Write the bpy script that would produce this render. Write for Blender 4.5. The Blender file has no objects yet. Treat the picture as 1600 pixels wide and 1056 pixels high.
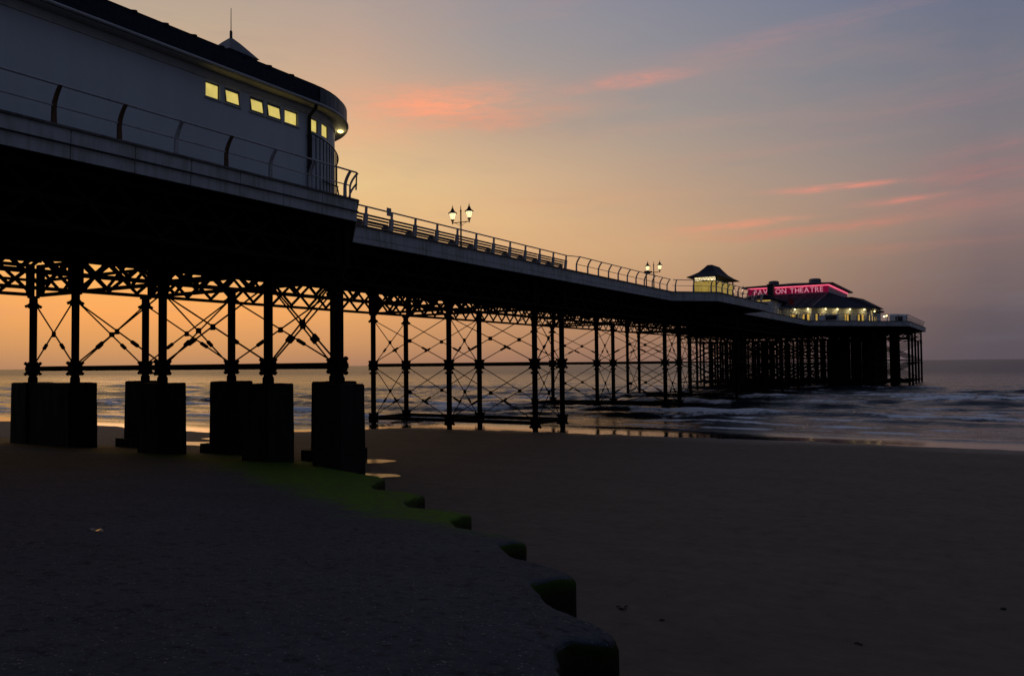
import bpy, bmesh, math, random
import numpy as np
from mathutils import Vector, Matrix

random.seed(7)
rng = np.random.default_rng(11)
sc = bpy.context.scene
COL = sc.collection
R = math.radians


def lin(c):
    o = []
    for v in c:
        v = v / 255.0
        o.append(v / 12.92 if v <= 0.04045 else ((v + 0.055) / 1.055) ** 2.4)
    return (o[0], o[1], o[2], 1.0)


# ------------------------------------------------------------------ camera
THETA = 30.7
cam_d = bpy.data.cameras.new("camera")
cam = bpy.data.objects.new("camera", cam_d)
COL.objects.link(cam)
cam_d.sensor_width = 36.0
cam_d.lens = 1256 / 1600 * 36.0
cam_d.clip_start = 0.1
cam_d.clip_end = 30000
cam.matrix_world = (Matrix.Translation((0, 0, 5.0)) @ Matrix.Rotation(R(THETA), 4, 'Z')
                    @ Matrix.Rotation(R(90 + 1.85), 4, 'X') @ Matrix.Rotation(R(-0.58), 4, 'Z'))
sc.camera = cam

# ------------------------------------------------------------------ sky, sun, exposure
sc.view_settings.view_transform = 'Standard'
sc.view_settings.look = 'None'
sc.view_settings.exposure = 0.0
sc.view_settings.gamma = 1.0
SUN_AZ = 56.0          # degrees, anticlockwise from +Y (the seaward axis of the pier)
world = bpy.data.worlds.new("World")
sc.world = world
world.use_nodes = True
WT = world.node_tree
WT.nodes.clear()


class NB:
    """tiny helper to write node maths"""
    def __init__(self, tree):
        self.t = tree

    def n(self, typ, **kw):
        nd = self.t.nodes.new(typ)
        for k, v in kw.items():
            setattr(nd, k, v)
        return nd

    def put(self, sock, v):
        if isinstance(v, bpy.types.NodeSocket):
            self.t.links.new(v, sock)
        elif v is not None:
            sock.default_value = v

    def m(self, op, a, b=None, c=None, clamp=False):
        nd = self.n('ShaderNodeMath', operation=op, use_clamp=clamp)
        self.put(nd.inputs[0], a)
        if b is not None:
            self.put(nd.inputs[1], b)
        if c is not None:
            self.put(nd.inputs[2], c)
        return nd.outputs[0]

    def mix(self, f, a, b, blend='MIX'):
        nd = self.n('ShaderNodeMix', data_type='RGBA', blend_type=blend)
        self.put(nd.inputs[0], f)
        self.put(nd.inputs[6], a)
        self.put(nd.inputs[7], b)
        return nd.outputs[2]

    def step(self, v, lo, hi):
        nd = self.n('ShaderNodeMapRange', interpolation_type='SMOOTHSTEP')
        self.put(nd.inputs[0], v)
        nd.inputs[1].default_value = lo
        nd.inputs[2].default_value = hi
        nd.inputs[3].default_value = 0.0
        nd.inputs[4].default_value = 1.0
        return nd.outputs[0]

    def lerp(self, v, lo, hi, a, b):
        nd = self.n('ShaderNodeMapRange')
        self.put(nd.inputs[0], v)
        nd.inputs[1].default_value = lo
        nd.inputs[2].default_value = hi
        nd.inputs[3].default_value = a
        nd.inputs[4].default_value = b
        return nd.outputs[0]

    def noise(self, vec, scale, detail=3.0, rough=0.55, dist=0.0):
        nd = self.n('ShaderNodeTexNoise')
        if vec is not None:
            self.t.links.new(vec, nd.inputs['Vector'])
        nd.inputs['Scale'].default_value = scale
        nd.inputs['Detail'].default_value = detail
        nd.inputs['Roughness'].default_value = rough
        nd.inputs['Distortion'].default_value = dist
        return nd.outputs['Fac']

    def mapping(self, vec, scale=(1, 1, 1), rot=(0, 0, 0), loc=(0, 0, 0)):
        nd = self.n('ShaderNodeMapping')
        self.t.links.new(vec, nd.inputs['Vector'])
        nd.inputs['Scale'].default_value = scale
        nd.inputs['Rotation'].default_value = rot
        nd.inputs['Location'].default_value = loc
        return nd.outputs[0]

    def xyz(self, vec):
        nd = self.n('ShaderNodeSeparateXYZ')
        self.t.links.new(vec, nd.inputs[0])
        return nd.outputs

    def comb(self, x, y, z):
        nd = self.n('ShaderNodeCombineXYZ')
        for i, v in enumerate((x, y, z)):
            self.put(nd.inputs[i], v)
        return nd.outputs[0]

    def ramp(self, f, stops):
        nd = self.n('ShaderNodeValToRGB')
        self.put(nd.inputs[0], f)
        cr = nd.color_ramp
        cr.elements[0].position, cr.elements[0].color = stops[0]
        cr.elements[1].position, cr.elements[1].color = stops[-1]
        for p, c in stops[1:-1]:
            e = cr.elements.new(p)
            e.color = c
        return nd.outputs[0]


w = NB(WT)
tc = w.n('ShaderNodeTexCoord')
dx, dy, dz = w.xyz(tc.outputs['Generated'])[:3]
elev = w.m('MULTIPLY', w.m('ARCSINE', dz), 180 / math.pi)
hl = w.m('MAXIMUM', w.m('SQRT', w.m('ADD', w.m('MULTIPLY', dx, dx), w.m('MULTIPLY', dy, dy))), 1e-4)
sv = (-math.sin(R(SUN_AZ)), math.cos(R(SUN_AZ)))
cosd = w.m('DIVIDE', w.m('ADD', w.m('MULTIPLY', dx, sv[0]), w.m('MULTIPLY', dy, sv[1])), hl)
diff = w.m('MULTIPLY', w.m('ARCCOSINE', w.m('MAXIMUM', w.m('MINIMUM', cosd, 1.0), -1.0)), 180 / math.pi)
u = w.m('DIVIDE', w.m('ADD', elev, 2.0), 92.0, clamp=True)
ZEN = [(45, (74, 84, 106)), (90, (54, 65, 88))]
SKY = {
    3: [(0, (178, 134, 98)), (1.5, (210, 152, 96)), (3.5, (248, 168, 94)), (7, (252, 186, 100)), (12, (240, 195, 125)),
        (17, (215, 180, 137)), (22, (190, 168, 145)), (32, (140, 137, 145))],
    14: [(0, (168, 125, 98)), (1.5, (200, 145, 98)), (4, (236, 168, 102)), (6.5, (246, 182, 108)), (12.5, (232, 196, 140)),
         (17, (218, 176, 140)), (22, (190, 163, 146)), (25, (175, 158, 150)), (34, (135, 133, 145))],
    25: [(0, (152, 115, 96)), (1.5, (180, 133, 98)), (5, (214, 160, 111)), (10, (224, 181, 132)), (13, (214, 178, 139)),
         (17, (185, 161, 141)), (22, (160, 151, 150)), (26, (144, 142, 152)), (34, (120, 124, 144))],
    36: [(0, (134, 104, 92)), (2, (162, 123, 98)), (5, (190, 148, 114)), (8, (203, 164, 125)), (10, (198, 161, 128)),
         (14, (180, 157, 138)), (18, (154, 147, 145)), (25, (132, 134, 150)), (34, (108, 115, 140))],
    47: [(0, (112, 92, 93)), (2, (132, 106, 98)), (5, (154, 124, 107)), (8, (166, 139, 118)), (12, (160, 141, 131)), (18, (132, 131, 138)), (25, (113, 121, 144)), (34, (97, 106, 134))],
    56: [(0, (92, 83, 90)), (2, (97, 87, 93)), (3.5, (109, 94, 98)), (6, (122, 104, 104)), (9, (137, 116, 115)),
         (13, (130, 121, 124)), (18, (115, 117, 131)), (25, (96, 107, 134)), (34, (87, 98, 127))],
    85: [(0, (58, 63, 74)), (4, (62, 69, 80)), (10, (70, 78, 92)), (20, (64, 76, 97)), (34, (58, 73, 99))],
    150: [(0, (36, 44, 56)), (5, (42, 52, 66)), (12, (48, 58, 75)), (34, (48, 60, 82))],
}
keys = sorted(SKY)
colr = None
for i, k in enumerate(keys):
    st = [((e + 2) / 92.0, lin(c)) for e, c in SKY[k] + ZEN]
    rc = w.ramp(u, st)
    colr = rc if colr is None else w.mix(w.step(diff, keys[i - 1], k) if k > 60 else w.lerp(diff, keys[i - 1], k, 0, 1), colr, rc)
# soft sunset cloud streaks, set in the sky by bearing (degrees right of the camera heading) and elevation
beta = w.m('MULTIPLY', w.m('ARCTAN2', dx, dy), 180 / math.pi)          # clockwise from +Y
bear = w.m('ADD', beta, THETA)
cvec = w.comb(w.m('MULTIPLY', bear, 0.16), w.m('MULTIPLY', elev, 0.75), 0.0)
cn = w.noise(cvec, 1.0, 5.0, 0.6, 0.6)
cn2 = w.noise(w.comb(w.m('MULTIPLY', bear, 0.05), w.m('MULTIPLY', elev, 0.26), 3.3), 1.0, 4.0, 0.6, 0.4)
cfine = w.noise(w.comb(w.m('ADD', w.m('MULTIPLY', bear, 0.42), w.m('MULTIPLY', elev, -0.5)), w.m('MULTIPLY', elev, 2.3), 1.7), 1.0, 7.0, 0.68, 0.9)
# faint broad cloud everywhere: slightly greyer / pinker veils
veil = w.m('MULTIPLY', w.step(cn2, 0.48, 0.70), 0.10)
colr = w.mix(veil, colr, lin((206, 150, 120)), 'MIX')
veil2 = w.m('MULTIPLY', w.step(w.noise(w.comb(w.m('MULTIPLY', bear, 0.07), w.m('MULTIPLY', elev, 0.35), 8.1), 1.0, 4.0, 0.6, 0.3), 0.5, 0.72), 0.14)
colr = w.mix(veil2, colr, lin((128, 132, 142)), 'MIX')
STREAKS = [  # bearing, elevation, half width, half height, tilt (elev per deg), strength, colour
    (-5.6, 18.0, 5.2, 1.15, 0.03, 0.92, (255, 164, 126)), (-2.0, 17.0, 4.0, 0.55, 0.0, 0.48, (244, 152, 120)),
    (-10.0, 15.8, 3.5, 0.8, 0.0, 0.30, (250, 172, 128)),
    (8.6, 19.3, 3.4, 0.38, 0.07, 0.72, (240, 150, 128)), (14.0, 20.3, 6.0, 0.8, 0.12, 0.14, (200, 138, 132)),
    (22.6, 11.35, 3.8, 0.19, 0.00, 0.90, (246, 146, 124)), (26.4, 10.2, 2.6, 0.2, 0.03, 0.55, (234, 140, 122)),
    (15.8, 9.35, 3.6, 0.24, 0.05, 0.80, (248, 150, 120)), (20.5, 8.7, 6.0, 0.30, 0.045, 0.58, (226, 132, 112)),
    (12.5, 8.7, 3.0, 0.25, 0.02, 0.22, (240, 152, 115)), (29.0, 9.6, 4.0, 0.35, 0.05, 0.32, (200, 122, 116)),
    (3.0, 17.6, 5.0, 0.5, 0.02, 0.22, (232, 150, 126)), (-1.0, 19.0, 5.0, 0.7, 0.06, 0.20, (238, 158, 128)), (20.0, 21.4, 9.0, 0.5, 0.08, 0.22, (196, 142, 138)),
    (12.0, 16.2, 8.0, 0.4, 0.03, 0.20, (205, 150, 134)), (18.0, 14.0, 8.0, 0.35, 0.03, 0.24, (196, 142, 130)), (24.0, 7.2, 7.0, 0.35, 0.02, 0.28, (196, 126, 108)), (6.0, 11.5, 7.0, 0.4, 0.03, 0.12, (236, 160, 122)),
    (28.0, 15.6, 7.0, 0.5, 0.05, 0.24, (176, 128, 130)), (30.5, 11.4, 4.0, 0.7, 0.04, 0.34, (196, 118, 114)),
    (28.0, 24.2, 6.0, 0.6, 0.08, 0.12, (185, 130, 134)), (31.0, 12.8, 3.5, 0.5, 0.10, 0.26, (198, 122, 118)),
]
for (b0, e0, wb, we, tilt, amp, cc) in STREAKS:
    db = w.m('DIVIDE', w.m('SUBTRACT', bear, b0), wb)
    ee = w.m('SUBTRACT', elev, w.m('ADD', w.m('MULTIPLY', w.m('SUBTRACT', bear, b0), tilt), e0))
    ee = w.m('ADD', ee, w.m('MULTIPLY', w.m('SUBTRACT', cn, 0.5), we * 2.2))
    de = w.m('DIVIDE', ee, we)
    g = w.m('EXPONENT', w.m('MULTIPLY', w.m('ADD', w.m('MULTIPLY', db, db), w.m('MULTIPLY', de, de)), -1.0))
    g = w.m('MULTIPLY', g, w.lerp(cn, 0.3, 0.65, 0.45 * amp, amp))
    g = w.m('MULTIPLY', g, w.lerp(cfine, 0.34, 0.62, 0.35, 1.15), clamp=True)
    colr = w.mix(g, colr, lin(cc))
# a low grey cloud bank on the seaward horizon
bank = w.m('MULTIPLY', w.step(w.m('ADD', elev, w.m('MULTIPLY', w.m('SUBTRACT', cn, 0.5), 1.5)), 3.6, 2.9), 0.24)
bank = w.m('MULTIPLY', bank, w.step(bear, 20, 31))
colr = w.mix(bank, colr, lin((84, 78, 88)))
nis = w.n('ShaderNodeTexSky', sky_type='NISHITA')
nis.sun_disc = False
nis.sun_elevation = R(0.5)
nis.sun_rotation = R(-SUN_AZ)
nis.altitude = 0
bg = w.n('ShaderNodeBackground')
bg.inputs['Strength'].default_value = 1.0
WT.links.new(colr, bg.inputs['Color'])
bg2 = w.n('ShaderNodeBackground')
bg2.inputs['Strength'].default_value = 0.003
WT.links.new(nis.outputs[0], bg2.inputs['Color'])
addn = w.n('ShaderNodeAddShader')
WT.links.new(bg.outputs[0], addn.inputs[0])
WT.links.new(bg2.outputs[0], addn.inputs[1])
wo = w.n('ShaderNodeOutputWorld')
WT.links.new(addn.outputs[0], wo.inputs['Surface'])
try:
    world.cycles.sampling_method = 'MANUAL'
    world.cycles.sample_map_resolution = 512
except Exception:
    pass

sun_d = bpy.data.lights.new("sun", 'SUN')
sun_d.energy = 0.03
sun_d.angle = R(12)
sun_d.color = (1.0, 0.6, 0.35)
sun = bpy.data.objects.new("sun", sun_d)
COL.objects.link(sun)
sdir = Vector((-math.sin(R(SUN_AZ)) * math.cos(R(1.5)), math.cos(R(SUN_AZ)) * math.cos(R(1.5)), math.sin(R(1.5))))
sun.rotation_euler = sdir.to_track_quat('Z', 'Y').to_euler()
sun.location = (-60, 60, 60)

# ------------------------------------------------------------------ materials
def new_mat(name):
    m = bpy.data.materials.new(name)
    m.use_nodes = True
    nt = m.node_tree
    p = nt.nodes['Principled BSDF']
    return m, NB(nt), p


def weathered(name, base, dark, rough=0.6, scale=1.2, amount=0.5, metallic=0.0, bump=0.15, bscale=14, streak=True, spec=0.4):
    """paint, iron, timber or concrete with wear of its own"""
    m, b, p = new_mat(name)
    co = b.n('ShaderNodeTexCoord').outputs['Object']
    geo = b.n('ShaderNodeNewGeometry').outputs['Position']
    n1 = b.noise(geo, scale, 5, 0.6)
    n2 = b.noise(b.mapping(geo, (3.0, 3.0, 0.35 if streak else 3.0)), scale * 1.6, 4, 0.6)
    f = b.m('MULTIPLY', b.step(b.m('ADD', b.m('MULTIPLY', n1, 0.5), b.m('MULTIPLY', n2, 0.5)), 0.42, 0.66), amount)
    c = b.mix(f, (*base, 1), (*dark, 1))
    b.put(p.inputs['Base Color'], c)
    b.put(p.inputs['Roughness'], b.lerp(n2, 0.3, 0.7, rough - 0.1, min(1, rough + 0.15)))
    p.inputs['Metallic'].default_value = metallic
    p.inputs['Specular IOR Level'].default_value = spec
    if bump:
        bp = b.n('ShaderNodeBump')
        bp.inputs['Strength'].default_value = bump
        bp.inputs['Distance'].default_value = 0.02
        b.t.links.new(b.noise(geo, bscale, 4, 0.6), bp.inputs['Height'])
        b.t.links.new(bp.outputs[0], p.inputs['Normal'])
    return m


def glow(name, col, strength, base=None):
    m, b, p = new_mat(name)
    geo = b.n('ShaderNodeNewGeometry').outputs['Position']
    p.inputs['Base Color'].default_value = (*(base or col), 1)
    p.inputs['Emission Color'].default_value = (*col, 1)
    b.put(p.inputs['Emission Strength'], b.lerp(b.noise(geo, 1.7, 2), 0.3, 0.7, strength * 0.82, strength * 1.12))
    p.inputs['Roughness'].default_value = 0.25
    return m


M = {}
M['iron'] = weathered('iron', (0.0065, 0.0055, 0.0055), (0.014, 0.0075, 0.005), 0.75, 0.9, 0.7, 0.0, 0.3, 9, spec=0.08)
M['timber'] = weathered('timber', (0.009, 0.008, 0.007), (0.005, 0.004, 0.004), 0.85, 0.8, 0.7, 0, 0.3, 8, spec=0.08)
M['fascia'] = weathered('fascia_paint', (0.52, 0.53, 0.55), (0.28, 0.25, 0.21), 0.5, 0.8, 0.75, 0, 0.12, 10)
M['coping'] = weathered('coping', (0.16, 0.15, 0.14), (0.05, 0.05, 0.045), 0.7, 1.1, 0.8, 0, 0.2, 10)
M['wall'] = weathered('white_render', (0.66, 0.70, 0.76), (0.52, 0.55, 0.58), 0.7, 0.35, 0.35, 0, 0.1, 20)
M['trim'] = weathered('trim_paint', (0.55, 0.55, 0.56), (0.35, 0.34, 0.33), 0.5, 1.0, 0.5)
M['soffit'] = weathered('soffit_boards', (0.5, 0.47, 0.42), (0.36, 0.34, 0.3), 0.6, 1.0, 0.5)
M['frame'] = weathered('window_frame', (0.2, 0.2, 0.21), (0.1, 0.1, 0.1), 0.5, 1.0, 0.5)
M['slate'] = weathered('slate', (0.022, 0.027, 0.046), (0.014, 0.017, 0.028), 0.75, 1.3, 0.7, 0, 0.2, 6, streak=False, spec=0.2)
M['lead'] = weathered('grey_lead', (0.10, 0.11, 0.13), (0.06, 0.065, 0.08), 0.5, 1.0, 0.6)
M['rail'] = weathered('rail_paint', (0.50, 0.50, 0.53), (0.2, 0.15, 0.11), 0.45, 1.6, 0.6, 0.0, 0.1)
M['rust'] = weathered('rusty_post', (0.15, 0.07, 0.035), (0.07, 0.035, 0.02), 0.8, 3.0, 0.8, 0, 0.3)
M['bench'] = weathered('bench_slats', (0.14, 0.13, 0.13), (0.07, 0.06, 0.06), 0.6, 1.2, 0.6)
M['dark_metal'] = weathered('dark_metal', (0.02, 0.02, 0.022), (0.01, 0.01, 0.01), 0.5, 2.0, 0.5)
M['lamp_iron'] = weathered('lamp_iron', (0.035, 0.014, 0.012), (0.02, 0.01, 0.01), 0.5, 2.0, 0.5)
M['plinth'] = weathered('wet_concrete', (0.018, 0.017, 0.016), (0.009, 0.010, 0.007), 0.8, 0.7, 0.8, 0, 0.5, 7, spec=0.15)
M['window'] = glow('lit_window', (0.70, 0.55, 0.14), 0.92)
M['shelter_glow'] = glow('lit_shelter_glass', (0.46, 0.31, 0.06), 0.62)
M['bulb'] = glow('warm_bulb', (1.0, 0.78, 0.32), 5.0)
M['lantern_glass'] = glow('lantern_glass', (1.0, 0.80, 0.42), 1.5)
M['pale_lantern'] = glow('pale_lantern_glass', (1.0, 0.62, 0.42), 1.0)
M['soffit_lamp'] = glow('soffit_lamp', (1.0, 0.80, 0.30), 2.6)
M['neon'] = glow('pink_neon', (1.0, 0.14, 0.24), 1.15)
M['sign_red'] = glow('red_sign_board', (0.19, 0.0, 0.026), 0.62, (0.3, 0.01, 0.04))  # board's own glow stands in for the neon light falling on it
M['letter'] = glow('sign_letters', (0.60, 0.26, 0.33), 0.8, (0.7, 0.4, 0.45))
M['amber_pane'] = glow('amber_window', (0.80, 0.50, 0.10), 0.55)
M['dim_pane'] = weathered('dim_glass', (0.05, 0.05, 0.06), (0.03, 0.03, 0.04), 0.15, 1, 0.3, 0, 0)
M['red_cloth'] = weathered('red_flag', (0.35, 0.02, 0.02), (0.2, 0.02, 0.02), 0.8, 2, 0.5)
M['clothes'] = weathered('dark_clothes', (0.03, 0.03, 0.035), (0.02, 0.02, 0.02), 0.9, 4, 0.5)
M['skin'] = weathered('skin', (0.35, 0.2, 0.14), (0.3, 0.17, 0.12), 0.6, 6, 0.4)
M['weed'] = weathered('seaweed', (0.02, 0.02, 0.012), (0.01, 0.01, 0.008), 0.5, 20, 0.6)
M['scrap'] = weathered('foil_scrap', (0.7, 0.6, 0.45), (0.4, 0.3, 0.2), 0.2, 20, 0.4, 0.9)


def mat_sand():
    m, b, p = new_mat('wet_sand')
    pos = b.n('ShaderNodeNewGeometry').outputs['Position']
    x, y, z = b.xyz(pos)[:3]
    n1 = b.noise(b.mapping(pos, (0.12, 0.35, 1)), 1.0, 5, 0.6, 0.4)
    n2 = b.noise(pos, 2.3, 5, 0.65)
    c = b.mix(n1, (0.088, 0.070, 0.053, 1), (0.136, 0.108, 0.083, 1))
    c = b.mix(b.step(n2, 0.55, 0.8), c, (0.086, 0.068, 0.053, 1))
    grit = b.noise(pos, 60, 3, 0.7)
    c = b.mix(b.m('MULTIPLY', b.step(grit, 0.62, 0.72), 0.5), c, (0.03, 0.025, 0.022, 1))
    b.put(p.inputs['Base Color'], c)
    wet = b.step(b.m('ADD', y, b.m('MULTIPLY', b.m('SUBTRACT', n1, 0.5), 6)), 47.5, 52.0)
    rg = b.m('SUBTRACT', b.lerp(n2, 0.3, 0.7, 0.72, 0.95), b.m('MULTIPLY', wet, 0.3))
    b.put(p.inputs['Roughness'], rg)
    p.inputs['Specular IOR Level'].default_value = 0.22
    bp = b.n('ShaderNodeBump')
    bp.inputs['Strength'].default_value = 0.55
    bp.inputs['Distance'].default_value = 0.05
    h = b.m('ADD', b.m('MULTIPLY', b.noise(b.mapping(pos, (0.8, 2.2, 1)), 1.0, 6, 0.65), 1.0), b.m('MULTIPLY', grit, 0.16))
    b.t.links.new(h, bp.inputs['Height'])
    b.t.links.new(bp.outputs[0], p.inputs['Normal'])
    return m


def mat_apron():
    m, b, p = new_mat('rough_concrete_with_algae')
    g = b.n('ShaderNodeNewGeometry')
    pos = g.outputs['Position']
    x, y, z = b.xyz(pos)[:3]
    nz = b.xyz(g.outputs['True Normal'])[2]
    n1 = b.noise(pos, 0.45, 6, 0.62)
    n2 = b.noise(pos, 7.0, 6, 0.7)
    n3 = b.noise(b.mapping(pos, (26, 9, 26), (0, 0, R(30))), 1.0, 3, 0.6)
    c = b.mix(n1, (0.027, 0.035, 0.047, 1), (0.060, 0.076, 0.098, 1))
    c = b.mix(b.m('MULTIPLY', b.step(n2, 0.5, 0.72), 0.85), c, (0.010, 0.012, 0.017, 1))  # dark pits and, below, pale grains: specks plus bump shading put into the colour
    c = b.mix(b.m('MULTIPLY', b.step(n3, 0.6, 0.70), 0.75), c, (0.02, 0.02, 0.022, 1))
    c = b.mix(b.m('MULTIPLY', b.step(b.noise(pos, 30, 2, 0.5), 0.66, 0.71), 0.8), c, (0.26, 0.25, 0.24, 1))
    # algae: a band along the seaward foot, and the steep faces
    nb = b.noise(pos, 0.8, 5, 0.65)
    band = b.m('ADD', b.m('ADD', y, b.m('MULTIPLY', x, 0.58)), b.m('MULTIPLY', b.m('SUBTRACT', nb, 0.5), 4.5))
    mo = b.m('MULTIPLY', b.step(band, 5.0, 7.2), b.step(b.m('ADD', y, b.m('MULTIPLY', b.m('SUBTRACT', nb, 0.5), 3.0)), 10.6, 12.4))
    mo = b.m('MAXIMUM', mo, b.step(b.m('ADD', y, b.m('MULTIPLY', b.m('SUBTRACT', nb, 0.5), 4.0)), 21.5, 24.5))
    far = b.step(x, -30, -44)
    green = b.mix(far, b.mix(n2, (0.036, 0.098, 0.0004, 1), (0.070, 0.170, 0.001, 1)), (0.14, 0.085, 0.008, 1))
    c = b.mix(b.m('MULTIPLY', mo, b.lerp(b.noise(pos, 3.2, 6, 0.72), 0.38, 0.52, 0.45, 1.0)), c, green)
    # steep faces: almost black wet weed, greener along the upper edge
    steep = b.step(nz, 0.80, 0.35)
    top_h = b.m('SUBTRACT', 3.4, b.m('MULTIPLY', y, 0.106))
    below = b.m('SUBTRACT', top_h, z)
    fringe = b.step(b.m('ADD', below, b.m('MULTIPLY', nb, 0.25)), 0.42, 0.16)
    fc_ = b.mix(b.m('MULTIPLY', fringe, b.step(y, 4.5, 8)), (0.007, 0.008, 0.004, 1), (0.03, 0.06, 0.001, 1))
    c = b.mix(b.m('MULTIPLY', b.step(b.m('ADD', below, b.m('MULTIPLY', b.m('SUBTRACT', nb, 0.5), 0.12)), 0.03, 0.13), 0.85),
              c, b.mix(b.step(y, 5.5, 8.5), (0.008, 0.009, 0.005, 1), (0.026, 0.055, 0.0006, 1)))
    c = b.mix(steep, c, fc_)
    b.put(p.inputs['Base Color'], c)
    b.put(p.inputs['Roughness'], b.lerp(n2, 0.3, 0.7, 0.7, 0.95))
    p.inputs['Specular IOR Level'].default_value = 0.10
    bp = b.n('ShaderNodeBump')
    bp.inputs['Strength'].default_value = 0.9
    bp.inputs['Distance'].default_value = 0.035
    h = b.m('ADD', b.m('MULTIPLY', n2, 0.8), b.m('ADD', b.m('MULTIPLY', n3, -0.3), b.m('MULTIPLY', b.noise(pos, 45, 3, 0.6), 0.25)))
    b.t.links.new(h, bp.inputs['Height'])
    b.t.links.new(bp.outputs[0], p.inputs['Normal'])
    return m


def mat_sea():
    m, b, p = new_mat('sea_water')
    pos = b.n('ShaderNodeNewGeometry').outputs['Position']
    at = b.n('ShaderNodeAttribute', attribute_name='foam').outputs['Fac']
    cal = b.n('ShaderNodeAttribute', attribute_name='calm').outputs['Fac']
    fn = b.noise(b.mapping(pos, (1.6, 3.0, 1)), 1.0, 6, 0.72, 0.4)
    foam = b.step(b.m('ADD', at, b.m('MULTIPLY', b.m('SUBTRACT', fn, 0.5), 1.1)), 0.45, 0.85)
    foam = b.m('MULTIPLY', foam, b.step(at, 0.02, 0.2))
    c = b.mix(foam, (0.012, 0.016, 0.022, 1), (0.82, 0.86, 0.92, 1))
    b.put(p.inputs['Base Color'], c)
    r = b.lerp(cal, 0, 1, 0.13, 0.05)
    r = b.m('ADD', r, b.lerp(b.xyz(pos)[1], 80, 380, 0.0, 0.22))
    b.put(p.inputs['Roughness'], b.m('ADD', r, b.m('MULTIPLY', foam, 0.5), clamp=True))
    p.inputs['IOR'].default_value = 1.33
    p.inputs['Specular IOR Level'].default_value = 0.5
    bp = b.n('ShaderNodeBump')
    b.put(bp.inputs['Strength'], b.lerp(cal, 0, 1, 0.48, 0.05))
    bp.inputs['Distance'].default_value = 0.6
    h = b.m('ADD', b.noise(b.mapping(pos, (0.3, 0.9, 1), (0, 0, R(8))), 1.0, 5, 0.6, 0.3),
            b.m('MULTIPLY', b.noise(b.mapping(pos, (1.6, 3.2, 1), (0, 0, R(-12))), 1.0, 4, 0.6), 0.35))
    b.t.links.new(h, bp.inputs['Height'])
    b.t.links.new(bp.outputs[0], p.inputs['Normal'])
    return m


def mat_puddle():
    m, b, p = new_mat('puddle_water')
    pos = b.n('ShaderNodeNewGeometry').outputs['Position']
    n = b.noise(pos, 3, 2)
    b.put(p.inputs['Base Color'], b.mix(n, (0.03, 0.025, 0.02, 1), (0.05, 0.04, 0.035, 1)))
    p.inputs['Roughness'].default_value = 0.2
    p.inputs['Specular IOR Level'].default_value = 0.32
    p.inputs['IOR'].default_value = 1.33
    return m


M['sand'] = mat_sand()
M['apron'] = mat_apron()
M['sea'] = mat_sea()
M['puddle'] = mat_puddle()


# ------------------------------------------------------------------ mesh helpers
def wloc(o):
    v = Vector((0, 0, 0))
    while o is not None:
        v += o.location
        o = o.parent
    return v


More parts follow.
